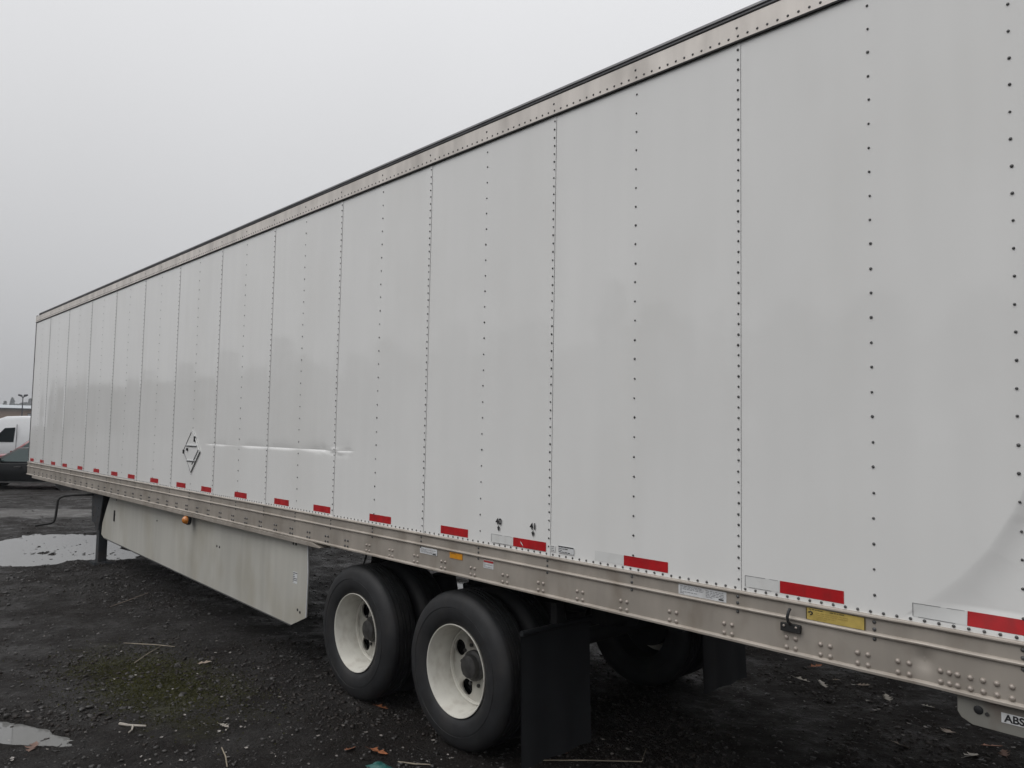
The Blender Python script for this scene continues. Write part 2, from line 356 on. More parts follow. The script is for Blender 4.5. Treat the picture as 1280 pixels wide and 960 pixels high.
def dens_near(r, n):                 # thinning with distance from where one stands
    d = 3.2*np.exp(r.random(n)*1.75); a = R(97)+r.random(n)*R(80)
    return np.c_[CAM.x+d*np.cos(a), CAM.y+d*np.sin(a)]
def dens_clump(r, n):
    P = dens_near(r, n*3); k = fbm(P[:, 0]*0.9, P[:, 1]*0.9, 40, 3) > 0.04; return P[k][:n]
tag(scatter_rocks('loose_gravel', 'stones', 30000, 0.0035, 0.020, dens_near, 4), 'loose gravel chips strewn over the dark yard', 'gravel')
def dens_far(r, n):
    d = 6.0*np.exp(1.75*r.random(n)**0.7); a = R(140)+r.random(n)*R(38); P = np.c_[CAM.x+d*np.cos(a), CAM.y+d*np.sin(a)]; return P[fbm(P[:, 0]*0.5, P[:, 1]*0.8, 44, 3)+r.normal(0, 0.1, n) > 0.0]
tag(scatter_rocks('yard_stones', 'stones', 20000, 0.007, 0.035, dens_far, 6, 0.5), 'coarser stones over the far part of the yard', 'stones')
tag(scatter_rocks('soil_crumbs', 'clods', 30000, 0.004, 0.022, dens_clump, 5, 0.7), 'crumbs of dark wet soil and bark', 'soil')

# ------------------------------------------------------------------ the trailer
XF, XR, WID = -14.705, 1.445, 2.59
ZT, ZB, ZR = 3.969, 1.330, 1.097
T = empty('semi_trailer', (0, 0, 0)); tag(T, 'long white riveted box trailer with red reflective tape along its bottom edge', 'trailer')
SEAM = [XR]+[-1.2192*k+0.013 for k in range(0, 10)]+[-12.29, -13.57, XF]
POSTS = [(1.12, 0)]+[(0.6096, 0)]+[(-0.6096*j, 1-j % 2) for j in range(0, 19)]+[(-11.64, 0), (-12.30, 1), (-12.94, 0), (-13.58, 1), (-14.15, 0)]
FOLD = np.array([(1.16, 1.94), (1.095, 1.789), (1.016, 1.65), (0.921, 1.534), (0.80, 1.42)])
def dent(x, z):
    # waviness of the thin sheet
    d = 0.0022*fbm(x*1.1, z*0.7, 51, 2)+0.0005*fbm(x*4, z*3, 61, 2)
    # pulled in slightly between the posts
    d = d+0.0005*np.sin(math.pi*x/0.6096)**2
    # long scrape
    z0 = 1.868-0.004*np.clip((-4.2-x)/1.5, -1, 1)+0.010*fbm(x*3, x*0, 71, 3)*np.clip((x+4.1)/0.3, 0, 1)
    amp = 0.013*np.clip((x+6.35)/0.25, 0, 1)*np.clip((-3.30-x)/0.35, 0, 1)*(0.25+0.75*np.abs(np.sin(math.pi*x/0.6096)))*np.clip(0.75+1.5*fbm(x*2.3, x*0, 91, 2), 0.2, 1.2)
    amp = amp*(1+2.2*np.clip((x+4.0)/0.3, 0, 1)*fbm(x*6, z*5, 81, 2))
    u = z-z0; d = d+amp*np.where(u > 0, np.exp(-np.abs(u)/0.055), np.exp(-np.abs(u)/0.011))
    d = d+0.020*fbm(x*9, z*16, 83, 2)*np.clip((x+4.02)/0.15, 0, 1)*np.clip((-3.36-x)/0.15, 0, 1)*np.exp(-((z-1.862)/0.035)**2)
    # buckle at the rear corner
    best = np.full_like(x, 9.0); sg = np.zeros_like(x); tt = np.zeros_like(x)
    for i in range(len(FOLD)-1):
        a, b = FOLD[i], FOLD[i+1]; e = b-a; l2 = e@e
        t = np.clip(((x-a[0])*e[0]+(z-a[1])*e[1])/l2, 0, 1); px = a[0]+t*e[0]; pz = a[1]+t*e[1]
        ds = np.hypot(x-px, z-pz); side = np.sign((x-a[0])*e[1]-(z-a[1])*e[0]); k = ds < best
        best = np.where(k, ds, best); sg = np.where(k, side, sg); tt = np.where(k, (i+t)/(len(FOLD)-1), tt)
    s = best*np.where(sg < 0, 1, -1)       # positive to the right and below
    wd = 0.030+0.11*tt
    d = d+0.034*np.where(s > 0, (1-np.exp(-(np.maximum(s, 0)/wd)**1.6))*np.exp(-np.maximum(s, 0)/0.30), 0)*np.clip((z-1.345)/0.08, 0, 1)*np.clip((2.0-z)/0.25, 0, 1)
    return d
def side_panel(k):
    xr, xf = SEAM[k], SEAM[k+1]; g0 = 0.0006
    nx = max(8, int((xr-xf)/(0.02 if k in (0, 3, 4, 5, 6) else 0.05)))
    xs = np.linspace(xf+g0, xr-g0, nx)
    if k == 0: xs = np.unique(np.concatenate([xs[xs < 0.7], np.linspace(0.70, xr-g0, 150)]))
    zs = np.linspace(ZB-0.02, ZT+0.03, 60)
    if 3 <= k <= 6: zs = np.unique(np.concatenate([zs, np.linspace(1.80, 1.98, 91)]))
    if k == 0: zs = np.unique(np.concatenate([zs, np.linspace(1.33, 2.0, 140)]))
    Xg, Zg = np.meshgrid(xs, zs, indexing='ij')
    lap = -0.0022*np.clip((Xg-(xr-0.06))/0.03, 0, 1)
    D = dent(Xg, Zg)+lap
    P = np.stack([Xg, D, Zg], -1)
    o = obj('side_panel', grid_mesh('side_panel', P), 'panel_white', T)
    mb = MB()
    for px, seam in POSTS:
        if not (xf < px <= xr): continue
        nn = 52 if seam else 25
        for i in range(nn):
            z = ZB+0.03+(ZT-ZB-0.05)*(i+0.5)/nn; xx = px+random.uniform(-.0015, .0015)
            mb.dome((xx, float(dent(np.array([xx]), np.array([z]))[0])-0.0015-(0.0022 if seam else 0), z+random.uniform(-.002, .002)), 0.0062*random.uniform(.82, 1.1), 0.0040)
    for i in range(int((xr-xf)/0.0508)):
        xx = xf+0.02+i*0.0508
        if xx > xr-0.008: break
        mb.dome((xx, float(dent(np.array([xx]), np.array([1.343]))[0])-0.001, 1.343), 0.0066, 0.0042)
    stuff(mb.build('rivets', 'rivet_grey', o, smooth=50))
    return o
panels = [side_panel(k) for k in range(len(SEAM)-1)]
panels[0]['label'] = 'buckled rear panel with a diagonal fold at its lower corner'
panels[4]['label'] = 'panel creased by a long horizontal scrape'
MB().box(XF+0.02, XR-0.01, 0.078, 0.085, ZB-0.05, ZT+0.1).build('inner_wall', 'dark_gap', T)
mb = MB()
for px, seam in POSTS: MB().box(px-0.03, px+0.03, 0.045, 0.075, ZB, ZT).build('side_post', 'dark_gap', T)
for xs_ in SEAM[1:-1]: MB().box(xs_-0.025, xs_+0.02, 0.0075, 0.012, ZB, ZT).build('seam_backing', 'seam_grey', T)
# front corner, roof, other walls
MB().prism_y([(XF-0.012, ZR+0.01), (XF+0.022, ZR+0.01), (XF+0.022, 4.10), (XF-0.012, 4.10)], -0.006, 0.05).build('corner_post', 'lip_metal', T, bevel=0.003)
MB().box(XF-0.004, XF+0.03, 0.055, WID-0.055, ZR, 4.09).build('front_wall', 'panel_white', T)
MB().box(XF, XR, WID-0.03, WID, ZR, 4.0).build('right_wall', 'panel_white', T)
MB().box(XF+0.03, XR-0.02, 0.03, WID-0.03, 4.085, 4.10).build('roof', 'top_alu', T)
for y0, y1 in ((0.06, 1.29), (1.30, 2.53)):
    d = MB().box(XR-0.035, XR-0.004, y0, y1, 1.16, 4.02).build('rear_door', 'panel_white', T)
    MB().tube([(XR+0.02, (y0*0.35+y1*0.65), 1.10), (XR+0.02, (y0*0.35+y1*0.65), 4.05)], 0.016).build('lock_rod', 'bolt_alu', d, smooth=40)
mb = MB(); mb.box(XR-0.04, XR+0.01, -0.006, 0.058, ZR-0.02, 4.10).box(XR-0.04, XR+0.01, WID-0.058, WID+0.006, ZR-0.02, 4.10)
mb.box(XR-0.04, XR+0.009, 0.06, WID-0.06, 4.02, 4.099).box(XR-0.04, XR+0.009, 0.06, WID-0.06, ZR-0.019, 1.158)
mb.build('rear_frame', 'rail_alu', T)
# top rail: flat riveted face, drip edge below, rolled lip above
xs = list(np.arange(XF, XR+0.001, 0.2)); xs[-1] = XR-0.042
prof = [(-0.014, ZT-0.002), (-0.014, ZT+0.106), (0.02, ZT+0.106), (0.02, ZT+0.004), (0.001, ZT+0.004), (0.001, ZT-0.002)]
TRL = MB().prism_x(prof, xs).build('top_rail', 'top_alu', T)
MB().prism_x([(-0.0145, ZT-0.011), (-0.0145, ZT-0.0025), (-0.001, ZT-0.0025), (-0.001, ZT-0.011)], xs).build('drip_edge', 'dark_gap', TRL)  # drip edge in near-black, shadow gap under the rail put into its colour
lip = [(-0.010, ZT+0.1065), (-0.019, ZT+0.113), (-0.020, ZT+0.120), (-0.012, ZT+0.125), (-0.010, ZT+0.127), (-0.017, ZT+0.133), (-0.012, ZT+0.148), (0.03, ZT+0.155), (0.03, ZT+0.1065)]
MB().prism_x(lip, [x+0.25 for x in xs[:-2]]+[XR-0.042]).build('roof_lip', 'lip_metal', TRL, smooth=30)
mb = MB()
for i in range(int((XR-XF)/0.0508)):
    mb.dome((XF+0.03+i*0.0508, -0.014, ZT+0.018), 0.0066, 0.004)
for px, s in POSTS: mb.dome((px, -0.014, ZT+0.060), 0.007, 0.004)
stuff(mb.build('rivets', 'rivet_grey', TRL, smooth=50))
MB().prism_x([(WID-0.02, ZT), (WID-0.02, 4.12), (WID+0.014, 4.12), (WID+0.014, ZT)], [XF, XR-0.042]).build('top_rail', 'top_alu', T)

# bottom rail: extruded section with three ribs
def rail_dent(x, z):
    d = 0.016*math.exp(-((x-0.79)/0.035)**2-((z-1.195)/0.035)**2)+0.007*math.exp(-((x-0.80)/0.11)**2)
    return d+0.0012*math.sin(x*2.3)+0.0008*math.sin(x*7.1+z*9)
f0 = -0.010
prof = [(0.02, 1.333), (f0-0.006, 1.333), (f0-0.011, 1.329), (f0-0.012, 1.324), (f0-0.009, 1.319), (f0, 1.317), (f0, 1.290), (f0, 1.264), (f0-0.008, 1.261), (f0-0.012, 1.256), (f0-0.011, 1.250), (f0-0.004, 1.246), (f0, 1.246),
        (f0, 1.225), (f0, 1.205), (f0, 1.185), (f0, 1.16), (f0, 1.135), (f0, 1.116), (f0-0.007, 1.113), (f0-0.013, 1.108), (f0-0.013, 1.099), (f0-0.006, 1.096), (0.06, 1.096), (0.06, 1.102), (0.004, 1.104), (0.004, 1.325), (0.02, 1.325)]
xs = sorted(set([round(x, 3) for x in list(np.arange(XF, 0.5, 0.12))+list(np.arange(0.5, 1.1, 0.012))+list(np.arange(1.1, XR-0.05, 0.06))]+[XR-0.042]))
BR = MB().prism_x(prof, xs, lambda x, z: rail_dent(x, z)).build('bottom_rail', 'rail_alu', T, smooth=35)
bolt = MB().dome((0, 0, 0), 0.0108, 0.0088, 12); bolt_me = None
CL = [0.562, 0.408, 0.257]+[-0.050-0.3052*k for k in range(0, 47)]; CL.append(0.717)
mb_far = MB(); first = True
mbr = bolt.build('bolt', 'bolt_alu', BR, smooth=60); bolt_me = mbr.data; mbr.location = (CL[0]-0.020, f0, 1.169)
def put_bolt(x, z, y=f0):
    if x > -3.2:
        o = bpy.data.objects.new('bolt', bolt_me); col.objects.link(o); o.parent = BR; o.location = (x, y+rail_dent(x, z), z)
    else: mb_far.dome((x, y+rail_dent(x, z), z), 0.0105, 0.0085)
for i, cx in enumerate(CL):
    for dx in (-0.0205, 0.0205):
        for z in (1.169, 1.127):
            if i == 0 and dx < 0 and z > 1.15: continue
            put_bolt(cx+dx, z)
for x in (0.849, 0.880, 0.908, 0.951, 0.993, 1.037, 1.084, 1.135, 1.19): put_bolt(x, 1.167); put_bolt(x, 1.127)
for px, s in POSTS:
    for z in (1.305, 1.276, 1.237): mb_far.dome((px, f0+rail_dent(px, z), z), 0.0085, 0.0055)
stuff(mb_far.build('rivets', 'rivet_grey', BR, smooth=60))
# skirt mounting angle below the rail, with its cut end
MB().prism_y([(-14.2, 1.0945), (-3.93, 1.0945), (-3.78, 1.068), (-3.80, 1.060), (-14.2, 1.060)], -0.030, 0.07).build('mounting_angle', 'rail_alu', T, bevel=0.002)
MB().prism_x([(WID-0.03, ZR), (WID-0.03, ZB), (WID+0.015, ZB), (WID+0.015, ZR)], [XF, XR-0.042]).build('bottom_rail', 'rail_alu', T)

# reflective tape: red lengths and the faded white ones beside them
for k, (a, b) in enumerate([(0.942, 1.222), (0.202, 0.485), (-0.671, -0.393), (-1.518, -1.240), (-2.234, -1.948), (-3.110, -2.822), (-3.97, -3.69), (-4.69, -4.41), (-5.55, -5.27), (-6.40, -6.12), (-7.13, -6.85), (-8.01, -7.73), (-8.88, -8.60), (-9.60, -9.32), (-10.45, -10.17), (-11.32, -11.04), (-12.23, -11.95), (-12.98, -12.70), (-13.79, -13.51), (-14.56, -14.28)]):
    def strip(x0, x1, m, nm, z0=1.3535, z1=1.4065, yo=0.0013):
        xs_ = np.linspace(x0, x1, 16); zs_ = np.linspace(z0, z1, 4); Xg, Zg = np.meshgrid(xs_, zs_, indexing='ij')
        return obj(nm, grid_mesh(nm, np.stack([Xg, dent(Xg, Zg)-yo-0.0022*(k in (3,)), Zg], -1)), m, T)
    t = strip(a, b, 'tape_red', 'red_tape')
    if k < 4:
        strip(a-(0.20 if k else 0.19)+(0.03 if k == 1 else 0), a-0.001, 'tape_white', 'faded_tape')
    if k in (0, 1, 3):
        e0 = a-(0.20 if k else 0.19)+(0.03 if k == 1 else 0); mo = MB()
        for (xa, xb, za, zb_) in ((e0, e0+0.0025, 1.356, 1.405), (e0, e0+0.10, 1.4045, 1.4065), (e0+0.12, a-0.01, 1.4045, 1.4060), (e0+0.02, a-0.04, 1.3535, 1.3552)):
            n_ = 6
            for q in range(n_):
                x0_, x1_ = xa+(xb-xa)*q/n_, xa+(xb-xa)*(q+1)/n_
                V_ = [(xx, float(dent(np.array([xx]), np.array([zz]))[0])-0.0024-0.0022*(k == 3), zz) for xx, zz in ((x0_, za), (x1_, za), (x1_, zb_), (x0_, zb_))]; mo.add(V_, [(0, 1, 2, 3)])
        stuff(mo.build('tape_outline', 'ink_grey', T))
    if k == 3:
        mb = MB(); mb.add([(a+.065, -0.0065, 1.392), (a+.085, -0.0065, 1.375), (a+.092, -0.0065, 1.362), (a+.072, -0.0065, 1.376)], [(0, 1, 2, 3)]); mb.build('torn_spot', 'label_white', t)

# stickers and plates
def plate(nm, x0, x1, z0, z1, m, y=f0-0.0015, par=None, th=0.001):
    return MB().box(x0, x1, y-th, y, z0, z1).build(nm, m, par or T)
def fine_print(par, x0, x1, z0, z1, rows, y, m='ink_grey', seed=1):
    r = random.Random(seed); mb = MB(); h = (z1-z0)/rows
    for i in range(rows):
        x = x0; zz = z1-(i+0.5)*h
        while x < x1:
            l = r.uniform(0.006, 0.022); x2 = min(x+l, x1)
            mb.box(x, x2, y-0.0006, y, zz-h*0.22, zz+h*0.22); x = x2+0.004
            if r.random() < 0.12: break
    return mb.build('fine_print', m, par)
YF = f0-0.0012
p = plate('spec_label', -2.444, -2.252, 1.197, 1.240, 'label_white', YF); fine_print(p, -2.435, -2.262, 1.203, 1.235, 5, YF-0.0011, seed=2)
MB().box(-2.30, -2.262, YF-0.0022, YF-0.0018, 1.2, 1.208).build('barcode', 'ink', p)
p = plate('warning_label', -2.116, -1.985, 1.205, 1.243, 'label_orange', YF); fine_print(p, -2.10, -2.0, 1.232, 1.241, 1, YF-0.0011, 'ink', 3)
p = plate('notice_label', -1.775, -1.682, 1.188, 1.238, 'label_white', YF); MB().box(-1.773, -1.684, YF-0.0022, YF-0.0012, 1.224, 1.236).build('header_band', 'label_red', p); fine_print(p, -1.768, -1.69, 1.192, 1.222, 4, YF-0.0011, seed=4)
p = plate('certification_label', -0.322, -0.058, 1.2655, 1.3145, 'label_white', YF)
fine_print(p, -0.312, -0.18, 1.270, 1.310, 6, YF-0.0011, seed=5); fine_print(p, -0.168, -0.07, 1.272, 1.308, 5, YF-0.0011, seed=6)
MB().box(-0.098, -0.072, YF-0.0026, YF-0.0019, 1.272, 1.278).build('logo_bar', 'ink', p)
p = plate('instruction_label', 0.326, 0.575, 1.265, 1.315, 'label_yellow', YF)
MB().box(0.3265, 0.3295, YF-0.0022, YF-0.0012, 1.2655, 1.3145).box(0.5715, 0.5745, YF-0.0022, YF-0.0012, 1.2655, 1.3145).build('border', 'ink', p)
fine_print(p, 0.34, 0.40, 1.306, 1.3125, 1, YF-0.0011, 'ink', 8); fine_print(p, 0.43, 0.52, 1.306, 1.312, 1, YF-0.0011, 'ink', 9)
mb = MB(); mb.tube([(0.337, YF-0.002, 1.296), (0.347, YF-0.002, 1.301), (0.354, YF-0.002, 1.297), (0.353, YF-0.002, 1.290), (0.345, YF-0.002, 1.287)], 0.0026, 6); mb.build('pictogram', 'ink', p)
fine_print(p, 0.37, 0.56, 1.270, 1.302, 4, YF-0.0011, 'print_tan', 10)
# dark stamped sticker on the panel and its small neighbour
YP = -0.0045
p = plate('stamp_label', -1.140, -1.022, 1.362, 1.402, 'label_white', YP); fine_print(p, -1.137, -1.025, 1.363, 1.401, 4, YP-0.0011, 'ink', 12)
MB().box(-1.139, -1.023, YP-0.0022, YP-0.0016, 1.397, 1.401).build('border', 'ink', p)
p = plate('small_label', -1.205, -1.165, 1.362, 1.396, 'tape_white', YP+0.001, th=0.0005); fine_print(p, -1.203, -1.175, 1.364, 1.395, 3, YP+0.0004, 'ink_grey', 13)
# slide position marks: number over an arrow
for x, s in ((-1.650, '40'), (-1.347, '41')):
    e = obj('position_number', text(s, 0.054, off=0.0012), 'ink', T, loc=(x, -0.0055, 1.487))
    MB().prism_y([(x-0.013, 1.455), (x-0.004, 1.455), (x-0.004, 1.463), (x+0.004, 1.463), (x+0.004, 1.455), (x+0.013, 1.455), (x, 1.428)], -0.0062, -0.0050).build('position_arrow', 'ink', T)
# black hook plate on the rail
hp = MB().box(0.216, 0.306, -0.028, -0.0105, 1.197, 1.233).build('hook_plate', 'plastic_black', T, bevel=0.003)
MB().tube([(0.262, -0.026, 1.232), (0.258, -0.040, 1.245), (0.258, -0.046, 1.265), (0.262, -0.044, 1.285), (0.264, -0.032, 1.300)], 0.0065, 8).build('hook', 'gear_grey', hp, smooth=50)
mb = MB(); mb.dome((0.233, -0.028, 1.221), 0.006, 0.004).dome((0.288, -0.028, 1.221), 0.006, 0.004); mb.build('screw', 'bolt_alu', hp, smooth=50)
# short scuff on the rail
MB().box(-0.755, -0.751, f0-0.0015, f0-0.0003, 1.196, 1.214).build('scuff', 'ink', T)
# bracket with the brake warning plate under the rear
bk = MB().prism_y([(0.902, 1.0955), (0.902, 1.032), (0.915, 1.012), (0.952, 0.994), (1.10, 0.992), (1.40, 0.992), (1.40, 1.0955)], 0.006, 0.016).build('lamp_bracket', 'bracket_paint', T, bevel=0.002)
p = plate('warning_plate', 1.045, 1.155, 1.030, 1.065, 'label_white', 0.0055, bk, 0.0012)
obj('lettering', text('ABS', 0.037, off=0.0010), 'ink', p, loc=(1.086, 0.0036, 1.0465))
MB().lathe_y([(0.0, -0.004), (0.010, -0.004), (0.016, 0.0), (0.016, 0.012)], 16, (0.972, 0.004, 1.053)).build('grommet', 'rubber', bk, smooth=40)
MB().lathe_y([(0.0, -0.001), (0.007, -0.001), (0.007, 0.006)], 10, (1.000, 0.003, 1.045)).build('drain_hole', 'hub_dark', bk)
MB().tube([(1.175, -0.004, 1.055), (1.24, -0.004, 1.055)], 0.022, 12).build('brake_lamp', 'amber', bk, smooth=50)

# placard holder
PC = (-6.695, 1.775); hd = 0.236
ph = MB().prism_y([(PC[0], PC[1]-hd), (PC[0]+hd, PC[1]), (PC[0], PC[1]+hd), (PC[0]-hd, PC[1])], -0.010, -0.004).build('placard_holder', 'panel_white', T)
c = [Vector((PC[0], -0.012, PC[1]-hd)), Vector((PC[0]+hd, -0.012, PC[1])), Vector((PC[0], -0.012, PC[1]+hd)), Vector((PC[0]-hd, -0.012, PC[1]))]
for a, b, t0, t1, wd, m in ((0, 1, 0, 1, 0.0036, 'gear_grey'), (1, 2, 0.05, 0.9, 0.004, 'tape_white'), (2, 3, 0.12, 1, 0.0036, 'gear_grey'), (3, 0, 0, 1, 0.003, 'ink_grey')):
    A = c[a].lerp(c[b], t0); B = c[a].lerp(c[b], t1); MB().tube([A, B], wd, 6).build('frame_edge', m, ph)
MB().tube([c[0].lerp(c[1], .25)+Vector((-.03, -.002, .03)), c[0].lerp(c[1], .95)+Vector((-.03, -.002, .03))], 0.005, 6).build('frame_edge', 'ink_grey', ph)
for z, hw in ((PC[1]+0.062, 0.16), (PC[1]-0.105, 0.12)):
    MB().box(PC[0]-hw, PC[0]+hw-0.02, -0.020, -0.0105, z-0.005, z+0.005).build('card_slat', 'label_white', ph)
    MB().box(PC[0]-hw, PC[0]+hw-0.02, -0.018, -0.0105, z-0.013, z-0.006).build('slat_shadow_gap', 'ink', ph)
for x, z, dx, dz in ((PC[0]+0.085, PC[1]+0.135, 0.013, 0.03), (PC[0]-0.12, PC[1]+0.015, 0.018, 0.014), (PC[0]-0.225, PC[1]-0.015, 0.013, 0.022)):
    MB().box(x-dx, x+dx, -0.022, -0.0105, z-dz, z+dz).build('spring_clip', 'ink', ph)

# side skirt with bevelled rear corner, inset a little toward the front
def sk_y(x): return 0.030+0.085*max(0, min(1, (-4.1-x)/6.2))
def sk_pts(off):
    out = [(-4.095, 1.058), (-4.075, 0.80), (-4.085, 0.44), (-4.11, 0.425), (-4.355, 0.324)]
    for x in np.linspace(-4.8, -10.2, 13): out.append((x, 0.324+0.096*(-4.355-x)/6.0))
    return out+[(-10.33, 0.455), (-10.30, 0.62), (-10.12, 0.86), (-9.95, 1.058)]
outl = sk_pts(0); tops = [(x, 1.058) for x in np.linspace(-9.6, -4.4, 13)]
ring = outl+tops; k = len(ring)
mb = MB(); mb.add([(x, sk_y(x), z) for x, z in ring]+[(x, sk_y(x)+0.012, z) for x, z in ring], [tuple(range(k)), tuple(range(2*k-1, k-1, -1))]+[(i, i+k, (i+1) % k+k, (i+1) % k) for i in range(k)])
SK = mb.build('side_skirt', 'skirt_white', T)
mb = MB(); mb.tube([(x, sk_y(x)+0.006, z-0.004) for x, z in outl[4:18]], 0.010, 6); mb.build('edge_trim', 'skirt_edge', SK)
MB().tube([(x, sk_y(x)-0.002, z) for x, z in [(-4.092, 1.05), (-4.072, 0.80), (-4.082, 0.44)]], 0.006, 6).build('rear_edge', 'label_white', SK)
for (x, z) in ((-4.36, 1.03), (-4.31, 1.03), (-4.24, 0.475), (-4.195, 0.462), (-6.06, 0.80), (-5.99, 0.80), (-9.66, 1.0), (-9.70, 0.79), (-7.95, 0.88)):
    o = MB().dome((x, sk_y(x), z), 0.013, 0.006, 8).build('skirt_bolt', 'hub_dark', SK, smooth=50)
MB().box(-9.735, -9.70, sk_y(-9.7)-0.012, sk_y(-9.7), 0.70, 0.85).build('strap_slot', 'ink', SK)
p = plate('serial_label', -4.345, -4.265, 0.69, 0.79, 'label_white', sk_y(-4.3)-0.0008, SK); fine_print(p, -4.342, -4.268, 0.693, 0.788, 6, sk_y(-4.3)-0.0019, 'ink', 21)
for x in np.arange(-9.4, -4.2, 0.9): MB().tube([(x, sk_y(x)+0.02, 0.42), (x, 0.45, 1.0)], 0.014, 6).build('strut', 'chassis', SK)
# amber side lamp
ml = MB().lathe_y([(0.0, -0.052), (0.018, -0.050), (0.034, -0.040), (0.044, -0.022), (0.047, 0.0), (0.047, 0.02)], 20, (-6.735, -0.012, 1.012)).build('side_marker_lamp', 'amber', T, smooth=40)
MB().lathe_y([(0.049, -0.004), (0.056, 0.0), (0.056, 0.03), (0.0, 0.03)], 20, (-6.735, -0.010, 1.012)).build('lamp_base', 'plastic_black', ml, smooth=40)

# landing gear
for yy, near in ((0.10, True), (WID-0.10-0.16, False)):
    lg = MB().box(-10.61, -10.43, yy, yy+0.16, 0.50, 1.058).build('landing_leg', 'gear_grey', T, bevel=0.008)
    MB().box(-10.59, -10.45, yy+0.02, yy+0.14, 0.03, 0.51).build('inner_leg', 'gear_grey', lg, bevel=0.01)
    MB().prism_y([(-10.66, 0.0), (-10.38, 0.0), (-10.40, 0.035), (-10.64, 0.035)], yy-0.04, yy+0.20).build('foot', 'gear_grey', lg)
    MB().prism_y([(-10.72, 0.60), (-10.34, 0.60), (-10.20, 1.055), (-10.78, 1.055)], yy-0.018, yy-0.002).build('mounting_plate', 'gear_grey', lg)
    MB().tube([(-10.45, yy+0.08, 0.62), (-9.75, yy+0.25, 1.05)], 0.028, 8).build('brace', 'chassis', lg, smooth=50)
    for q in range(4): MB().dome((-10.64+0.23*(q % 2), yy-0.018, 0.70+0.13*(q//2)), 0.014, 0.008).build('leg_bolt', 'hub_dark', lg, smooth=50)
MB().tube([(-10.52, 0.5, 0.75), (-10.52, WID-0.3, 0.75)], 0.022, 8).build('cross_shaft', 'chassis', T, smooth=50)
MB().tube([(-10.70, 0.10, 1.00), (-10.74, -0.10, 1.005), (-10.78, -0.28, 0.995), (-10.80, -0.335, 0.97), (-10.805, -0.36, 0.93), (-10.81, -0.375, 0.70), (-10.82, -0.39, 0.625), (-10.83, -0.42, 0.60), (-10.86, -0.62, 0.575)], 0.017, 8).build('crank_handle', 'plastic_black', T, smooth=60)

# floor frame, bogie, axles
for i in range(52):
    x = XF+0.25+i*0.3052
    if x < XR-0.1: MB().box(x-0.03, x+0.03, 0.065, WID-0.065, 1.10, 1.20).build('crossmember', 'chassis', T)
MB().box(XF+0.05, XR-0.05, 0.062, WID-0.062, 1.205, 1.24).build('floor', 'chassis', T)
for y in (0.72, WID-0.80): MB().box(-5.0, 0.9, y, y+0.08, 0.90, 1.095).build('slider_rail', 'chassis', T)
for x in (-4.2, -2.75, -1.5): MB().box(x-0.06, x+0.06, 0.80, WID-0.80, 0.76, 0.898).build('bogie_beam', 'chassis', T)
for x in (-3.9, -2.7): 
    for y in (0.70, WID-0.80): MB().prism_y([(x-0.12, 0.84), (x+0.12, 0.84), (x+0.06, 0.46), (x-0.06, 0.46)], y, y+0.10).build('hanger', 'chassis', T)
MB().tube([(-1.0, 0.95, 0.92), (-1.0, 1.65, 0.92)], 0.14, 16).build('air_tank', 'chassis', T, smooth=50)
for k in range(4):
    x0 = -4.62+0.11*k
    MB().tube([(x0, 0.95+0.05*k, 0.98), (x0+0.03, 0.94, 0.80), (x0-0.02+0.05*k, 0.93, 0.66), (x0+0.25, 0.95, 0.58), (-3.6, 1.0, 0.62)], 0.011, 6).build('air_hose', 'rubber', T, smooth=60)

# wheels
tyre_half = [(0.288, 0.052), (0.300, 0.028), (0.318, 0.012), (0.345, 0.002), (0.382, -0.005), (0.404, -0.004), (0.4055, -0.001), (0.4120, -0.001), (0.4135, -0.004), (0.440, 0.001), (0.466, 0.008), (0.486, 0.020), (0.500, 0.034), (0.5085, 0.048), (0.5120, 0.058)]
W_ = 0.275
tread = []
for g in (0.085, 0.125, 0.15, 0.19): tread += [(0.5125, g-0.006), (0.498, g-0.005), (0.498, g+0.005), (0.5125, g+0.006)]
tyre_prof = tyre_half+tread+[(r, W_-y) for r, y in reversed(tyre_half)]+[(0.293, W_-0.06), (0.293, 0.06)]
tyre_me = MB().lathe_y(tyre_prof, 72, closed=True).build('tyre', 'rubber', None, smooth=35); tme = tyre_me.data; bpy.data.objects.remove(tyre_me)
def lathe_me(nm, prof, m, n=64, closed=False):
    o = MB().lathe_y(prof, n, closed=closed).build(nm, m, None, smooth=35); me = o.data; bpy.data.objects.remove(o); return me
rim_me = lathe_me('rim', [(0.287, 0.056), (0.2955, 0.030), (0.3000, 0.018), (0.2985, 0.013), (0.2935, 0.014), (0.2885, 0.026), (0.2820, 0.050), (0.2770, 0.075), (0.2700, 0.105), (0.2630, 0.130), (0.2600, 0.160), (0.2590, 0.190), (0.2585, 0.203), (0.2565, 0.203), (0.2555, 0.186), (0.2520, 0.183), (0.2450, 0.186), (0.2415, 0.200), (0.2400, 0.212), (0.2440, 0.216), (0.2660, 0.245), (0.2780, 0.26)], 'rim_white')
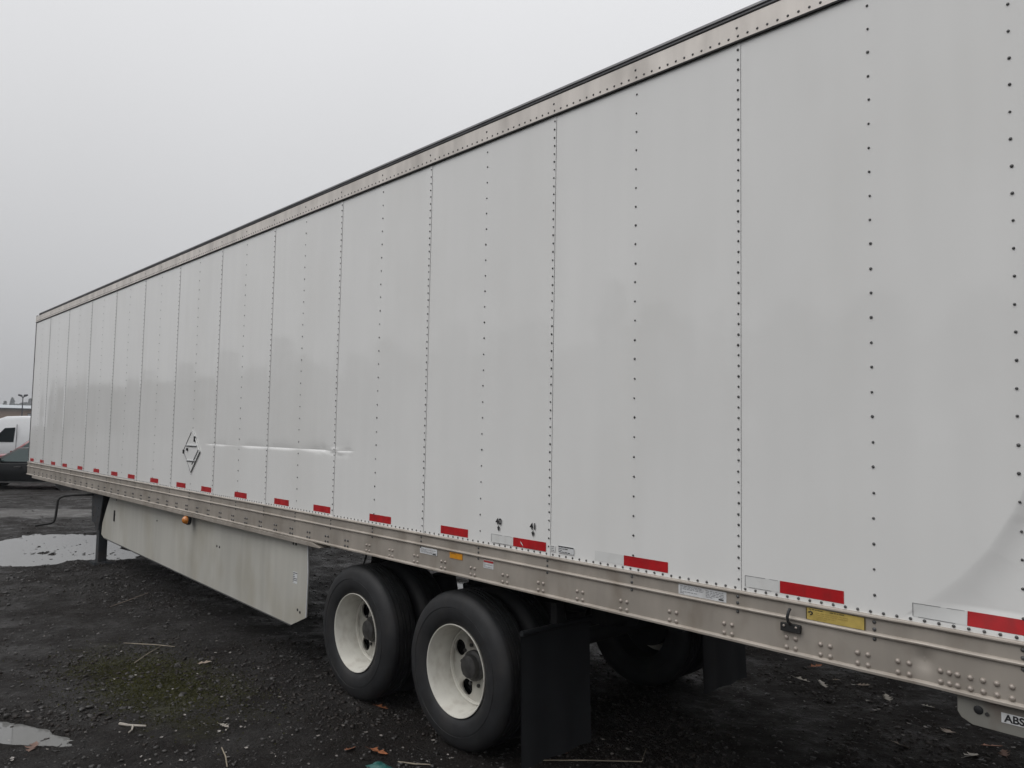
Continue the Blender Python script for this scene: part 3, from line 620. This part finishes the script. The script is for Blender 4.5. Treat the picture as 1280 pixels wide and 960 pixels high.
def disc_mesh(phase):
    cu = bpy.data.curves.new('disc', 'CURVE'); cu.dimensions = '2D'; cu.fill_mode = 'BOTH'; cu.extrude = 0.006
    def circ(cx, cy, r, n):
        s = cu.splines.new('POLY'); s.points.add(n-1); s.use_cyclic_u = True
        for i in range(n): t = 2*math.pi*i/n; s.points[i].co = (cx+r*math.cos(t), cy+r*math.sin(t), 0, 1)
    circ(0, 0, 0.2430, 64)
    for k in range(4): t = phase+k*math.pi/2; circ(0.184*math.cos(t), 0.184*math.sin(t), 0.054, 28)
    o = bpy.data.objects.new('tmp', cu); col.objects.link(o); dg = bpy.context.evaluated_depsgraph_get(); me = bpy.data.meshes.new_from_object(o.evaluated_get(dg))
    bpy.data.objects.remove(o); me.transform(Matrix.Rotation(R(90), 4, 'X')); me.transform(Matrix.Translation((0, 0.208, 0))); me.materials.clear(); me.name = 'wheel_disc'; return me
hub_me = lathe_me('hub_cap', [(0.0, 0.120), (0.030, 0.121), (0.040, 0.126), (0.064, 0.127), (0.074, 0.132), (0.077, 0.146), (0.078, 0.166), (0.094, 0.170), (0.100, 0.176), (0.102, 0.201)], 'hub_dark', 32)
nut = MB()
for k in range(10):
    t = 2*math.pi*k/10; cx, cz = 0.1425*math.cos(t)*0.93, 0.1425*math.sin(t)*0.93
    nut.lathe_y([(0.0, 0.184), (0.009, 0.184), (0.0125, 0.188), (0.0125, 0.2015)], 6, (cx, 0, cz))
nuto = nut.build('lug_nuts', 'hub_dark', None); nut_me = nuto.data; bpy.data.objects.remove(nuto)
drum_me = lathe_me('brake_drum', [(0.20, 0.225), (0.212, 0.235), (0.212, 0.40), (0.0, 0.40)], 'chassis', 32)
def wheel(x, y, flip, phase, z=0.462):
    w_ = empty('wheel', (x, y, z)); w_.parent = T
    if flip: w_.rotation_euler = (0, 0, math.pi)
    obj('tyre', tme, None, w_); obj('rim', rim_me, None, w_); dm = disc_mesh(phase)
    d = obj('wheel_disc', dm, 'disc_grime', w_)
    if True:
        obj('hub_cap', hub_me, None, w_); stuff(obj('lug_nuts', nut_me, None, w_))
        obj('brake_drum', drum_me, None, w_)
        obj('inner_tyre', tme, None, w_).location = (0, 0.315, 0)
wheel(-2.10, 0.022, False, R(153)); wheel(-3.330, 0.022, False, R(140))
wheel(-2.10, WID-0.022, True, R(20)); wheel(-3.330, WID-0.022, True, R(55))
for x in (-2.10, -3.33):
    ax = MB().tube([(x, 0.25, 0.462), (x, WID-0.25, 0.462)], 0.064, 16).build('axle', 'chassis', T, smooth=50)
    for y in (0.78, WID-0.9):
        MB().tube([(x-0.28, y, 0.56), (x-0.38, y-0.02, 0.62), (x-0.45, y-0.02, 0.62)], [0.02, 0.09, 0.09], 14).build('brake_chamber', 'chassis', ax, smooth=50)
        MB().tube([(x+0.12, y+0.04, 0.52), (x+0.12, y+0.04, 0.60), (x+0.12, y+0.04, 0.70), (x+0.12, y+0.04, 0.838)], [0.08, 0.12, 0.125, 0.10], 16).build('air_spring', 'rubber', ax, smooth=50)
# mud flaps with a rolled top edge
for y0, y1 in ((0.0, 0.62), (WID-0.62, WID)):
    fl = MB()
    V = []; F = []; ny, nz_ = 12, 14
    for i in range(ny+1):
        for j in range(nz_+1):
            y = y0+(y1-y0)*i/ny; z = 0.06+0.79*j/nz_; V.append((-1.43+0.012*math.sin(i*1.1)*(1-j/nz_)+0.02*(1-j/nz_)**2, y, z))
    for i in range(ny):
        for j in range(nz_): a = i*(nz_+1)+j; F.append((a, a+1, a+nz_+2, a+nz_+1))
    V2 = [(x-0.008, y, z) for x, y, z in V]; o = len(V)
    fl.add(V, F); fl.add(V2, [tuple(reversed(f)) for f in F])
    f_ = fl.build('mud_flap', 'flap_rubber', T, smooth=60)
    MB().tube([(-1.425, y0-0.01, 0.845), (-1.425, y1+0.01, 0.845)], 0.017, 10).build('flap_bar', 'flap_rubber', f_, smooth=50)
    MB().box(-1.46, -1.41, (y0+y1)/2-0.03, (y0+y1)/2+0.03, 0.86, 0.985).build('flap_hanger', 'chassis', f_)

# ------------------------------------------------------------------ unseen trailer added to shade the ground under the rear
NT = empty('shade_trailer', (3.5, 5.9, 0)); tag(NT, 'unseen white box trailer added on the far side to shade the rear', 'trailer')
nx0, nx1, ny0, ny1 = -7.6, 8.4, -1.3, 1.3
for y in (ny0, ny1-0.04):
    for k in range(13): MB().box(nx0+k*1.23, nx0+(k+1)*1.23-0.004, y, y+0.04, 1.33, 3.97).build('side_panel', 'panel_white', NT)
    MB().box(nx0, nx1, y-0.012, y+0.05, 1.09, 1.328).build('bottom_rail', 'rail_alu', NT); MB().box(nx0, nx1, y-0.012, y+0.05, 3.972, 4.11).build('top_rail', 'top_alu', NT)
MB().box(nx0, nx0+0.03, ny0+0.05, ny1-0.05, 1.09, 4.08).build('front_wall', 'panel_white', NT); MB().box(nx1-0.03, nx1, ny0+0.05, ny1-0.05, 1.09, 4.08).build('rear_door', 'panel_white', NT)
MB().box(nx0+0.03, nx1-0.03, ny0+0.05, ny1-0.05, 4.06, 4.09).build('roof', 'top_alu', NT); MB().box(nx0+0.03, nx1-0.03, ny0+0.05, ny1-0.05, 1.12, 1.16).build('floor', 'chassis', NT)
for x in (5.0, 6.25):
    for sy in (-1, 1):
        w_ = empty('wheel', (x, sy*1.29, 0.462), 0 if sy < 0 else math.pi); w_.parent = NT
        obj('tyre', tme, None, w_); obj('rim', rim_me, None, w_); obj('hub_cap', hub_me, None, w_); obj('inner_tyre', tme, None, w_).location = (0, 0.315, 0)
    MB().tube([(x, -1.0, 0.462), (x, 1.0, 0.462)], 0.064, 12).build('axle', 'chassis', NT)
for y in (-1.0, 0.85):
    l__ = MB().box(-3.6, -3.44, y, y+0.15, 0.5, 1.12).build('landing_leg', 'gear_grey', NT); MB().box(-3.58, -3.46, y+0.02, y+0.13, -0.03, 0.5).build('inner_leg', 'gear_grey', l__); MB().box(-3.66, -3.38, y-0.04, y+0.19, -0.06, -0.03).build('foot', 'gear_grey', l__)
# ------------------------------------------------------------------ vehicles behind
def quad_panel(q, u0, u1, v0, v1, off):      # sub-quad of a quad face pushed outward
    A, B, C, D = [Vector(p) for p in q]; n = (B-A).cross(D-A).normalized()*off
    f = lambda u, v: (A*(1-u)+B*u)*(1-v)+(D*(1-u)+C*u)*v+n
    return [f(u0, v0), f(u1, v0), f(u1, v1), f(u0, v1)]
def loft(secs):
    mb = MB(); k = len(secs[0]); V = [p for s in secs for p in s]; F = []
    for a in range(len(secs)-1):
        for i in range(k): F.append((a*k+i, a*k+(i+1) % k, (a+1)*k+(i+1) % k, (a+1)*k+i))
    F.append(tuple(range(k))); F.append(tuple((len(secs)-1)*k+i for i in range(k-1, -1, -1))); return mb.add(V, F)
def body_sec(x, w_, zb, zt, tuck=0.05):
    h = [(-w_*0.86, zb), (-w_*0.97, zb+0.07), (-w_, zb+0.25), (-w_*0.995, (zb+zt)/2+0.08), (-w_*0.95, zt-tuck), (-w_*0.86, zt), (-w_*0.4, zt+0.025)]
    return [(x, y, z) for y, z in h]+[(x, -y, z) for y, z in reversed(h)]
cw_tyre = lathe_me('tyre', [(0.20, 0.02), (0.22, 0.0), (0.29, 0.0), (0.32, 0.025), (0.325, 0.06), (0.325, 0.15), (0.31, 0.19), (0.20, 0.19)], 'rubber', 32, True)
cw_rim = lathe_me('rim', [(0.0, 0.03), (0.05, 0.025), (0.08, 0.045), (0.17, 0.05), (0.19, 0.02), (0.205, 0.012), (0.205, 0.06)], 'chrome', 24)
def make_car(name, loc, rz, paint, glass, label, Ls=4.6, wd=0.90, zroof=1.46, belt=0.93, cab=(0.95, 0.25, -1.35, -2.05), hood=0.88):
    r = empty(name, loc, rz); tag(r, label, 'car', 'cars parked behind the trailer')
    h = Ls/2
    secs = [body_sec(x, w_*wd, zb, zt) for x, w_, zb, zt in ((-h, .78, .38, .78), (-h+.12, .90, .26, .90), (-h+.5, .97, .22, belt+.03), (-1.0, 1, .20, belt+.02), (0.2, 1, .20, belt), (cab[0], 1, .20, belt-.01), (h-.75, .97, .20, hood), (h-.25, .90, .22, hood-.12), (h-.05, .80, .27, .66), (h, .68, .34, .58))]
    b = loft(secs).build('body', paint, r, smooth=38)
    x1, x2, x3, x4 = cab; wb = wd*0.90; wr = wd*0.66; zb_ = belt-0.02
    Bv = [(x1, -wb, zb_), (x4, -wb, zb_), (x4, wb, zb_), (x1, wb, zb_), (x2, -wr, zroof), (x3, -wr, zroof), (x3, wr, zroof), (x2, wr, zroof)]
    MB().add(Bv, [(0, 3, 2, 1), (4, 5, 6, 7), (0, 1, 5, 4), (1, 2, 6, 5), (2, 3, 7, 6), (3, 0, 4, 7)]).build('cabin', paint, r, smooth=30, bevel=0.05)
    for q, cells in (((Bv[0], Bv[3], Bv[7], Bv[4]), ((.06, .94, .05, .93),)), ((Bv[2], Bv[1], Bv[5], Bv[6]), ((.08, .92, .12, .9),)),
                     ((Bv[1], Bv[0], Bv[4], Bv[5]), ((.10, .49, .06, .88), (.52, .93, .06, .88))), ((Bv[3], Bv[2], Bv[6], Bv[7]), ((.07, .48, .06, .88), (.51, .90, .06, .88)))):
        for u0, u1, v0, v1 in cells:
            MB().add(quad_panel(q, u0, u1, v0, v1, 0.012), [(0, 1, 2, 3)]).build('window', glass, r)
    for sx in (h-0.85, -h+0.95):
        for sy in (-1, 1):
            w_ = empty('wheel', (sx, sy*(wd-0.005), 0.325), 0 if sy < 0 else math.pi); w_.parent = r
            obj('tyre', cw_tyre, None, w_); obj('rim', cw_rim, None, w_)
            MB().lathe_y([(0.0, -0.001), (0.37, -0.001), (0.37, 0.2)], 28, (sx, sy*(wd-0.001), 0.34)).build('wheel_arch', 'plastic_black', r) if sy < 0 else MB().lathe_y([(0.0, 0.001), (0.37, 0.001), (0.37, -0.2)], 28, (sx, sy*(wd-0.001), 0.34)).build('wheel_arch', 'plastic_black', r)
    for sy in (-1, 1):
        MB().box(cab[0]-0.35, cab[0]-0.22, sy*(wd+0.02)-0.07, sy*(wd+0.02)+0.07, belt, belt+0.13).build('mirror', paint, r, bevel=0.025)
        MB().box(h-.30, h-.06, sy*wd*.66-.13, sy*wd*.66+.13, .62, .72).build('headlight', 'lamp_glass', r, bevel=0.02)
        MB().box(-h-.005, -h+.16, sy*wd*.66-.14, sy*wd*.66+.14, .70, .82).build('tail_light', 'label_red', r, bevel=0.02)
        MB().box(-1.3, 1.2, sy*(wd*0.93)-0.02, sy*(wd*0.93)+0.02, 0.215, 0.25).build('sill_trim', 'chrome', r)
        for xx in (-0.9, 0.1): MB().box(xx-0.1, xx+0.1, sy*(wd-0.005)-0.02, sy*(wd-0.005)+0.02, belt-0.16, belt-0.13).build('door_handle', 'chrome', r)
    return r
hd_ = math.atan2(-0.8, -0.6)
def ahead(px, d, z=0):                       # a point d metres off in the direction of a bearing
    a = math.atan((px-640)/940); v = fw.xy.normalized()*math.cos(a)+Vector((rt.x, rt.y))*math.sin(a)
    return Vector((CAM.x+v.x*d, CAM.y+v.y*d, z))
def carpos(px, depth): return ahead(px, depth/math.cos(math.atan((px-640)/940)))
make_car('parked_car', carpos(50, 24.3), hd_, 'car_black', 'glass_tint', 'black car parked nearest, in front of the white van', zroof=1.29, belt=0.85, hood=0.80)
make_car('parked_car', carpos(60, 28.6), hd_, 'car_red', 'glass_tint', 'dark red car between the black car and the white van', zroof=1.47, belt=0.92)
# white van
def make_van(loc, rz):
    r = empty('panel_van', loc, rz); tag(r, 'white high-roofed panel van parked behind the two cars', 'van')
    secs = []
    for x, w_, zb, zt in ((-2.95, .97, .45, 2.30), (-2.8, 1, .32, 2.37), (0.5, 1, .30, 2.38), (1.25, .99, .30, 2.35), (1.55, .98, .30, 2.24), (1.92, .97, .30, 1.92), (2.22, .96, .30, 1.42), (2.45, .93, .32, 1.22), (2.85, .85, .38, 1.02), (2.98, .74, .45, .80)):
        W0 = 1.0*w_; top = 0.86*W0 if zt > 1.5 else 0.9*W0
        hh = [(-W0*.9, zb), (-W0, zb+.15), (-W0, min(1.2, zt-.15)), (-(W0*.4+top*.6) if zt > 1.5 else -W0*.99, zt-.18), (-top, zt-.05), (-top*.75, zt)]
        secs.append([(x, y, z) for y, z in hh]+[(x, -y, z) for y, z in reversed(hh)])
    loft(secs).build('body', 'van_white', r, smooth=40)
    for s in (-1, 1):
        yb, yt = s*1.004, s*0.958
        q = [(0.72, yb, 1.24), (1.55, yb*0.995, 1.24), (1.46, yb*0.988, 1.46), (1.12, yt*1.004, 1.84), (0.70, yt*1.006, 1.87)]
        MB().add(q+[(x, y-s*0.02, z) for x, y, z in q], [(0, 1, 2, 3, 4), (9, 8, 7, 6, 5)]+[(i, i+5, (i+1) % 5+5, (i+1) % 5) for i in range(5)]).build('window', 'glass_dark', r)
        MB().box(0.60, 0.615, yb-s*0.02-0.005, yb+0.003*s+0.005, 0.45, 2.0).build('door_gap', 'ink_grey', r)
        MB().box(-2.7, 2.0, s*0.985-0.03, s*0.985+0.03, 0.62, 0.74).build('side_moulding', 'plastic_black', r)
        MB().box(1.80, 1.98, s*1.12-0.09, s*1.12+0.09, 1.28, 1.62).build('mirror', 'plastic_black', r, bevel=0.03)
        MB().box(2.62, 2.9, s*0.66-0.14, s*0.66+0.14, .82, 1.05).build('headlight', 'lamp_glass', r, bevel=0.03)
        for sx in (1.95, -1.75):
            w_ = empty('wheel', (sx, s*0.985, 0.34), 0 if s < 0 else math.pi); w_.parent = r; obj('tyre', cw_tyre, None, w_); obj('rim', cw_rim, None, w_)
    MB().add([(1.88, -0.78, 2.00), (2.25, -0.85, 1.45), (2.25, 0.85, 1.45), (1.88, 0.78, 2.00)], [(0, 1, 2, 3)]).build('windshield', 'glass_dark', r)
    MB().box(2.86, 3.03, -0.85, 0.85, 0.42, 0.62).build('bumper', 'plastic_black', r, bevel=0.04)
    return r
make_van(carpos(58, 33.5), math.atan2(-0.72, -0.69)+R(4))

# ------------------------------------------------------------------ far building, lamp, trees
B0 = ahead(10, 210); bz = math.atan2(rt.y, rt.x)+R(34)
b = empty('warehouse', B0, bz); tag(b, 'low tan warehouse with a pale roof far behind the white van', 'building')
MB().box(-45, 28, -6, 6, 0, 5.4).build('wall', 'wall_tan', b)
rf = MB().add([(-45.6, -6.6, 5.42), (28.6, -6.6, 5.42), (28.6, 6.6, 5.42), (-45.6, 6.6, 5.42), (-45.6, 0, 6.3), (28.6, 0, 6.3)], [(0, 1, 5, 4), (1, 2, 5), (2, 3, 4, 5), (3, 0, 4), (0, 3, 2, 1)]).build('roof', 'roof_grey', b)
MB().box(-45.7, 28.7, -6.75, -6.62, 5.2, 5.5).build('eaves_trim', 'trim_dark', rf)
for x in (-38, -24, -10, 4, 18):
    d = MB().box(x, x+4, -6.06, -6.003, 0, 4.2).build('loading_door', 'roof_grey', b); MB().box(x-.15, x+4.15, -6.09, -6.062, 4.2, 4.4).build('lintel', 'trim_dark', d)
lp = ahead(29, 178); l_ = empty('lamp_post', lp, math.atan2(rt.y, rt.x)); tag(l_, 'tall dark lamp post with two heads above the white van', 'lamp post')
MB().tube([(0, 0, 0), (0, 0, 7.4)], [0.14, 0.09], 10).build('pole', 'pole', l_, smooth=50)
for s in (-1, 1):
    MB().tube([(0, 0, 7.15), (s*0.35, 0, 7.4)], 0.06, 6).build('arm', 'pole', l_)
    MB().prism_y([(s*0.25, 7.35), (s*0.85, 7.55), (s*0.80, 7.85), (s*0.3, 7.75)], -0.25, 0.25).build('lamp_head', 'pole', l_)
def foliage(n, rx, rz_, z0, shape, r, size):
    V = []; F = []
    for i in range(n):
        t = r.random()**0.8; z = z0+rz_*t
        rad = rx*((1-t)**0.8+0.04 if shape == 'cone' else math.sqrt(max(0.02, 1-(2*t-1)**2)))*(0.45+0.55*math.sqrt(r.random()))*(0.8+0.4*r.random())
        a = r.random()*6.283; c = Vector((rad*math.cos(a), rad*math.sin(a), z))
        u = Vector((r.gauss(0, 1), r.gauss(0, 1), r.gauss(0, .6))).normalized(); v = u.cross(Vector((r.gauss(0, 1), r.gauss(0, 1), r.gauss(0, 1)))).normalized()
        s = size*(0.6+0.8*r.random()); o = len(V); V += [c+u*s, c+v*s*0.7, c-u*s, c-v*s*0.7]; F.append((o, o+1, o+2, o+3))
    return V, F
tree_label = {0: 'faint conifer left of the lamp post on the horizon', 1: 'faint narrow conifer beside the lamp post top', 2: 'low bushy tree over the warehouse roof', 3: 'faint conifer at the trailer front edge', 4: 'leftmost hazy round tree above the roof', 5: 'hazy round tree behind the lamp pole'}
for i, (px, d, h, kind) in enumerate([(7, 600, 16.5, 'cone'), (16, 590, 18.5, 'cone'), (22, 620, 15, 'round'), (38, 600, 18.5, 'cone'), (1, 620, 14, 'round'), (32, 620, 16.5, 'round')]):
    r = random.Random(90+i); t = empty('conifer' if kind == 'cone' else 'broadleaf_tree', ahead(px, d)); tag(t, tree_label[i], 'tree', 'trees on the horizon')
    MB().tube([(0, 0, 0), (0, 0, h*0.5), (0.2, 0, h*0.9)], [0.35, 0.22, 0.05], 7).build('trunk', 'bark', t)
    V, F = foliage(700, h*(0.17 if kind == 'cone' else 0.34), h*0.85, h*0.15, kind, r, 0.8); MB().add(V, F).build('crown', 'foliage', t)
# belt of woods on the near side of the yard, seen mirrored in the panels
V = []; F = []; r = random.Random(5)
for i in range(80):
    x = -262+i*3.5+r.uniform(-1, 1); y = -52+r.uniform(-5, 5)+0.02*x; h = r.uniform(9.5, 13.0) if i % 9 else 15.5
    v, f = foliage(170, r.uniform(2.6, 3.6), h, 0.2, 'cone' if i % 3 == 0 else 'round', r, 1.0); o = len(V); V += [q+Vector((x, y, 0)) for q in v]; F += [tuple(o+k for k in q) for q in f]
o = MB().add(V, F).build('woods', 'foliage_bare'); stuff(o); tag(o, 'belt of woods across the yard mirrored in the trailer side', 'woods')

# ------------------------------------------------------------------ leaves, twigs and scraps on the ground
def gz(x, y): return float(ground_h(np.array([x]), np.array([y]))[0])
def leaf_mesh(size, seed, lobes=3):
    r = random.Random(seed); L_ = [(0, 0)]; n = 0
    side = []
    for k in range(lobes):
        t = 0.12+0.72*k/lobes; wv = (0.24+0.10*math.sin(math.pi*(k+0.7)/lobes))*r.uniform(.8, 1.15)
        side += [(t, 0.06), (t+0.10, wv*0.75), (t+0.20, wv), (t+0.17, wv*0.7)]
    side += [(0.88, 0.07), (1.0, 0.0)]
    up_ = [(a, b) for a, b in side]; dn = [(a+r.uniform(-.03, .03), -b*r.uniform(.8, 1.15)) for a, b in side[:-1]]
    cu = r.uniform(0.25, 0.6); tw = r.uniform(-.3, .3)
    P = [(0.0, 0.0)]+up_+list(reversed(dn)); mid = [(0.15+0.1*i, 0) for i in range(8)]
    def lift(a, b): return size*(cu*(b*b*1.6+0.25*(a-.5)**2)+tw*a*b)
    me = bpy.data.meshes.new('leaf'); bm = bmesh.new(); vs_ = [bm.verts.new((a*size-size/2, b*size, lift(a, b)+0.004)) for a, b in P]
    f = bm.faces.new(vs_); bmesh.ops.triangulate(bm, faces=[f])
    ex = bmesh.ops.solidify(bm, geom=list(bm.faces), thickness=0.0012)
    st = [bm.verts.new(q) for q in ((-size/2, -0.002, 0.004), (-size/2, 0.002, 0.004), (-size*0.78, 0.001, 0.010), (-size*0.78, -0.001, 0.010))]; bm.faces.new(st)
    bm.to_mesh(me); bm.free(); return me
LEAVES = [(-2.265, -0.43, .13, 0.6, 'leaf_orange', 'bright orange oak leaf in front of the rear wheel'),
          (-2.434, -0.535, .10, 1.9, 'leaf_orange', 'orange oak leaf standing left of the brighter one'),
          (-2.904, 0.02, .11, 0.4, 'leaf_orange', 'rusty leaf lying under the front of the rear wheel'),
          (-3.747, -2.02, .13, 2.6, 'leaf_brown', 'reddish leaf at the left below the narrow puddle'),
          (-4.807, -0.533, .12, 0.9, 'leaf_tan', 'star shaped tan leaf on the moss edge'),
          (-3.305, -0.986, .08, 0.5, 'leaf_pale', 'small pale leaf on soil right of the moss'),
          (-1.148, 3.07, .13, 0.3, 'leaf_pale', 'leftmost pale leaf of the cluster beyond the trailer'),
          (-0.985, 3.08, .14, 2.4, 'leaf_pale', 'largest pale leaf in the middle of the far cluster'),
          (-0.95, 3.26, .09, 1.3, 'leaf_tan', 'small tan leaf behind the largest pale leaf'),
          (-0.745, 3.30, .12, 0.1, 'leaf_tan', 'rightmost leaf of the pale cluster below the rail'),
          (-1.24, 3.52, .12, 1.0, 'leaf_orange', 'brownish leaf just below the rail, behind the cluster'),
          (-0.50, 3.15, .12, 2.2, 'leaf_pale', 'pale upright leaf between cluster and lamp bracket'),
          (-0.09, 2.25, .13, 0.2, 'leaf_tan', 'tan leaf low under the rear of the trailer'),
          (0.05, 2.75, .14, 1.7, 'leaf_tan', 'curled tan leaf left of the reddish leaves'),
          (0.33, 2.69, .14, 0.7, 'leaf_orange', 'reddish leaf below the brake lamp bracket'),
          (0.42, 2.62, .12, 2.0, 'leaf_brown', 'dark red leaf right under the lettered plate'),
          (0.28, 2.42, .13, 1.2, 'leaf_pale', 'pale leaf at the bottom right corner'),
          (-0.22, 3.18, .10, 0.4, 'leaf_pale', 'small pale leaf left of the lamp bracket edge'),
          (-1.50, 0.42, .14, 0.2, 'leaf_brown', 'dull brown leaf beneath the mud flap')]
DROP = 1.0244                                  # the yard lies a little lower here
def low(x, y): return (CAM.x+(x-CAM.x)*DROP, CAM.y+(y-CAM.y)*DROP)
for i, (x, y, s, a, m, lab) in enumerate(LEAVES):
    x, y = low(x, y)
    o = obj('fallen_leaf', leaf_mesh(s, 300+i, 3 if i % 2 else 2), m); o.location = (x, y, gz(x, y)+0.006); o.rotation_euler = (random.uniform(-.25, .25), random.uniform(-.2, .2), a); tag(o, lab, 'leaf', 'leaves fallen on the yard')
def twig(pts, r, lab, m='twig_pale', extra=()):
    pts = [(*low(x, y), h) for x, y, h in pts]; extra = [[(*low(x, y), h) for x, y, h in e] for e in extra]
    mb = MB(); mb.tube([(x, y, gz(x, y)+h) for x, y, h in pts], r, 6)
    for e in extra: mb.tube([(x, y, gz(x, y)+h) for x, y, h in e], [k*0.7 for k in r], 6)
    tag(mb.build('twig', m, smooth=50), lab, 'twig', 'twigs and straws on the yard')
twig([(-5.86, -0.87, .012), (-5.72, -0.77, .016), (-5.58, -0.68, .015), (-5.40, -0.57, .012)], [.003, .005, .005, .003], 'forked pale twig lying on the moss', extra=[[(-5.52, -0.65, .014), (-5.38, -0.80, .014), (-5.17, -0.985, .012), (-5.16, -0.99, .012)]])
twig([(-1.53, 0.22, .010), (-1.30, 0.46, .012), (-1.07, 0.71, .010)], [.003, .0035, .003], 'long thin straw with an upturned end under the mud flap', extra=[[(-1.07, 0.71, .010), (-1.12, 0.80, .010), (-1.178, 0.904, .011)]])
twig([(-7.42, -0.56, .010), (-7.6, -0.32, .014), (-7.87, -0.01, .010)], [.003, .004, .003], 'thin dark straw left below the side skirt', 'leaf_tan')
twig([(-2.95, -1.15, .02), (-2.84, -1.17, .012), (-2.70, -1.22, .010)], [.004, .005, .004], 'short pale stick at the bottom edge below the moss')
twig([(-2.07, -0.42, .01), (-1.97, -0.36, .012), (-1.90, -0.30, .008)], [.004, .005, .003], 'pale straw at the bottom edge right of the leaves')
twig([(-3.80, -1.50, .012), (-3.72, -1.47, .014), (-3.63, -1.385, .012)], [.011, .008, .007], 'stubby pale forked stick between puddle and moss', 'leaf_pale', extra=[[(-3.69, -1.45, .012), (-3.64, -1.47, .012), (-3.61, -1.50, .012)]])
mb = MB(); V = []; F = []
for i in range(9):
    for j in range(7):
        a, b_ = i/8-.5, j/6-.5; V.append((-2.19+0.13*a+0.02*b_, -0.475+0.11*b_, gz(-2.115, -0.52)+0.012+0.028*(1-4*a*a)*(1-4*b_*b_)*random.uniform(.4, 1.3)))
for i in range(8):
    for j in range(6): q = i*7+j; F.append((q, q+7, q+8, q+1))
tag(mb.add(V, F).build('plastic_scrap', 'teal_scrap', smooth=40), 'crumpled teal scrap at the bottom edge below the orange leaves', 'scrap')
# small litter bits and moss tufts
r = random.Random(77); V = []; F = []
for i in range(1500):
    d = 3.4*math.exp(r.random()*1.5); a = R(97)+r.random()*R(80); x = CAM.x+d*math.cos(a); y = CAM.y+d*math.sin(a)
    s = 0.006+0.018*r.random()**2; z = gz(x, y)+0.005; t = r.random()*6.28; o = len(V)
    for k in range(5): q = t+k*1.257; V.append((x+s*math.cos(q)*(1 if k % 2 else .6), y+s*math.sin(q)*0.6, z+r.uniform(0, .008)))
    F.append(tuple(o+k for k in range(5)))
tag(stuff(MB().add(V, F).build('leaf_litter', 'bits')), 'small bits of leaf and bark scattered on the gravel', 'leaf litter')
V = []; F = []
for i in range(5200):
    u, v = r.gauss(0, .55), r.gauss(0, .27); x = -4.75+u; y = -0.95+v+0.1*u; z = gz(x, y)
    for k in range(2):
        a = r.random()*6.28; s = r.uniform(.004, .010); h = r.uniform(.004, .012); o = len(V)
        V += [(x-s*math.cos(a), y-s*math.sin(a), z-.001), (x+s*math.cos(a), y+s*math.sin(a), z-.001), (x+r.uniform(-.004, .004), y+r.uniform(-.004, .004), z+h)]; F.append((o, o+1, o+2))
tag(stuff(MB().add(V, F).build('moss_patch', 'moss')), 'olive moss growing in a patch on the gravel', 'moss')

# ------------------------------------------------------------------ damp haze
hz = MB().box(-950, 950, -950, 950, -1.0, 22.0).build('haze', None)
hz['kind'] = 'stuff'
hm = bpy.data.materials.new('haze'); hm.use_nodes = True; n = hm.node_tree.nodes; n.clear()
ho = n.new('ShaderNodeOutputMaterial'); pv = n.new('ShaderNodeVolumePrincipled'); pv.inputs['Color'].default_value = (0.86, 0.88, 0.92, 1); pv.inputs['Density'].default_value = 0.0007
hm.node_tree.links.new(pv.outputs[0], ho.inputs['Volume']); hz.data.materials.append(hm)
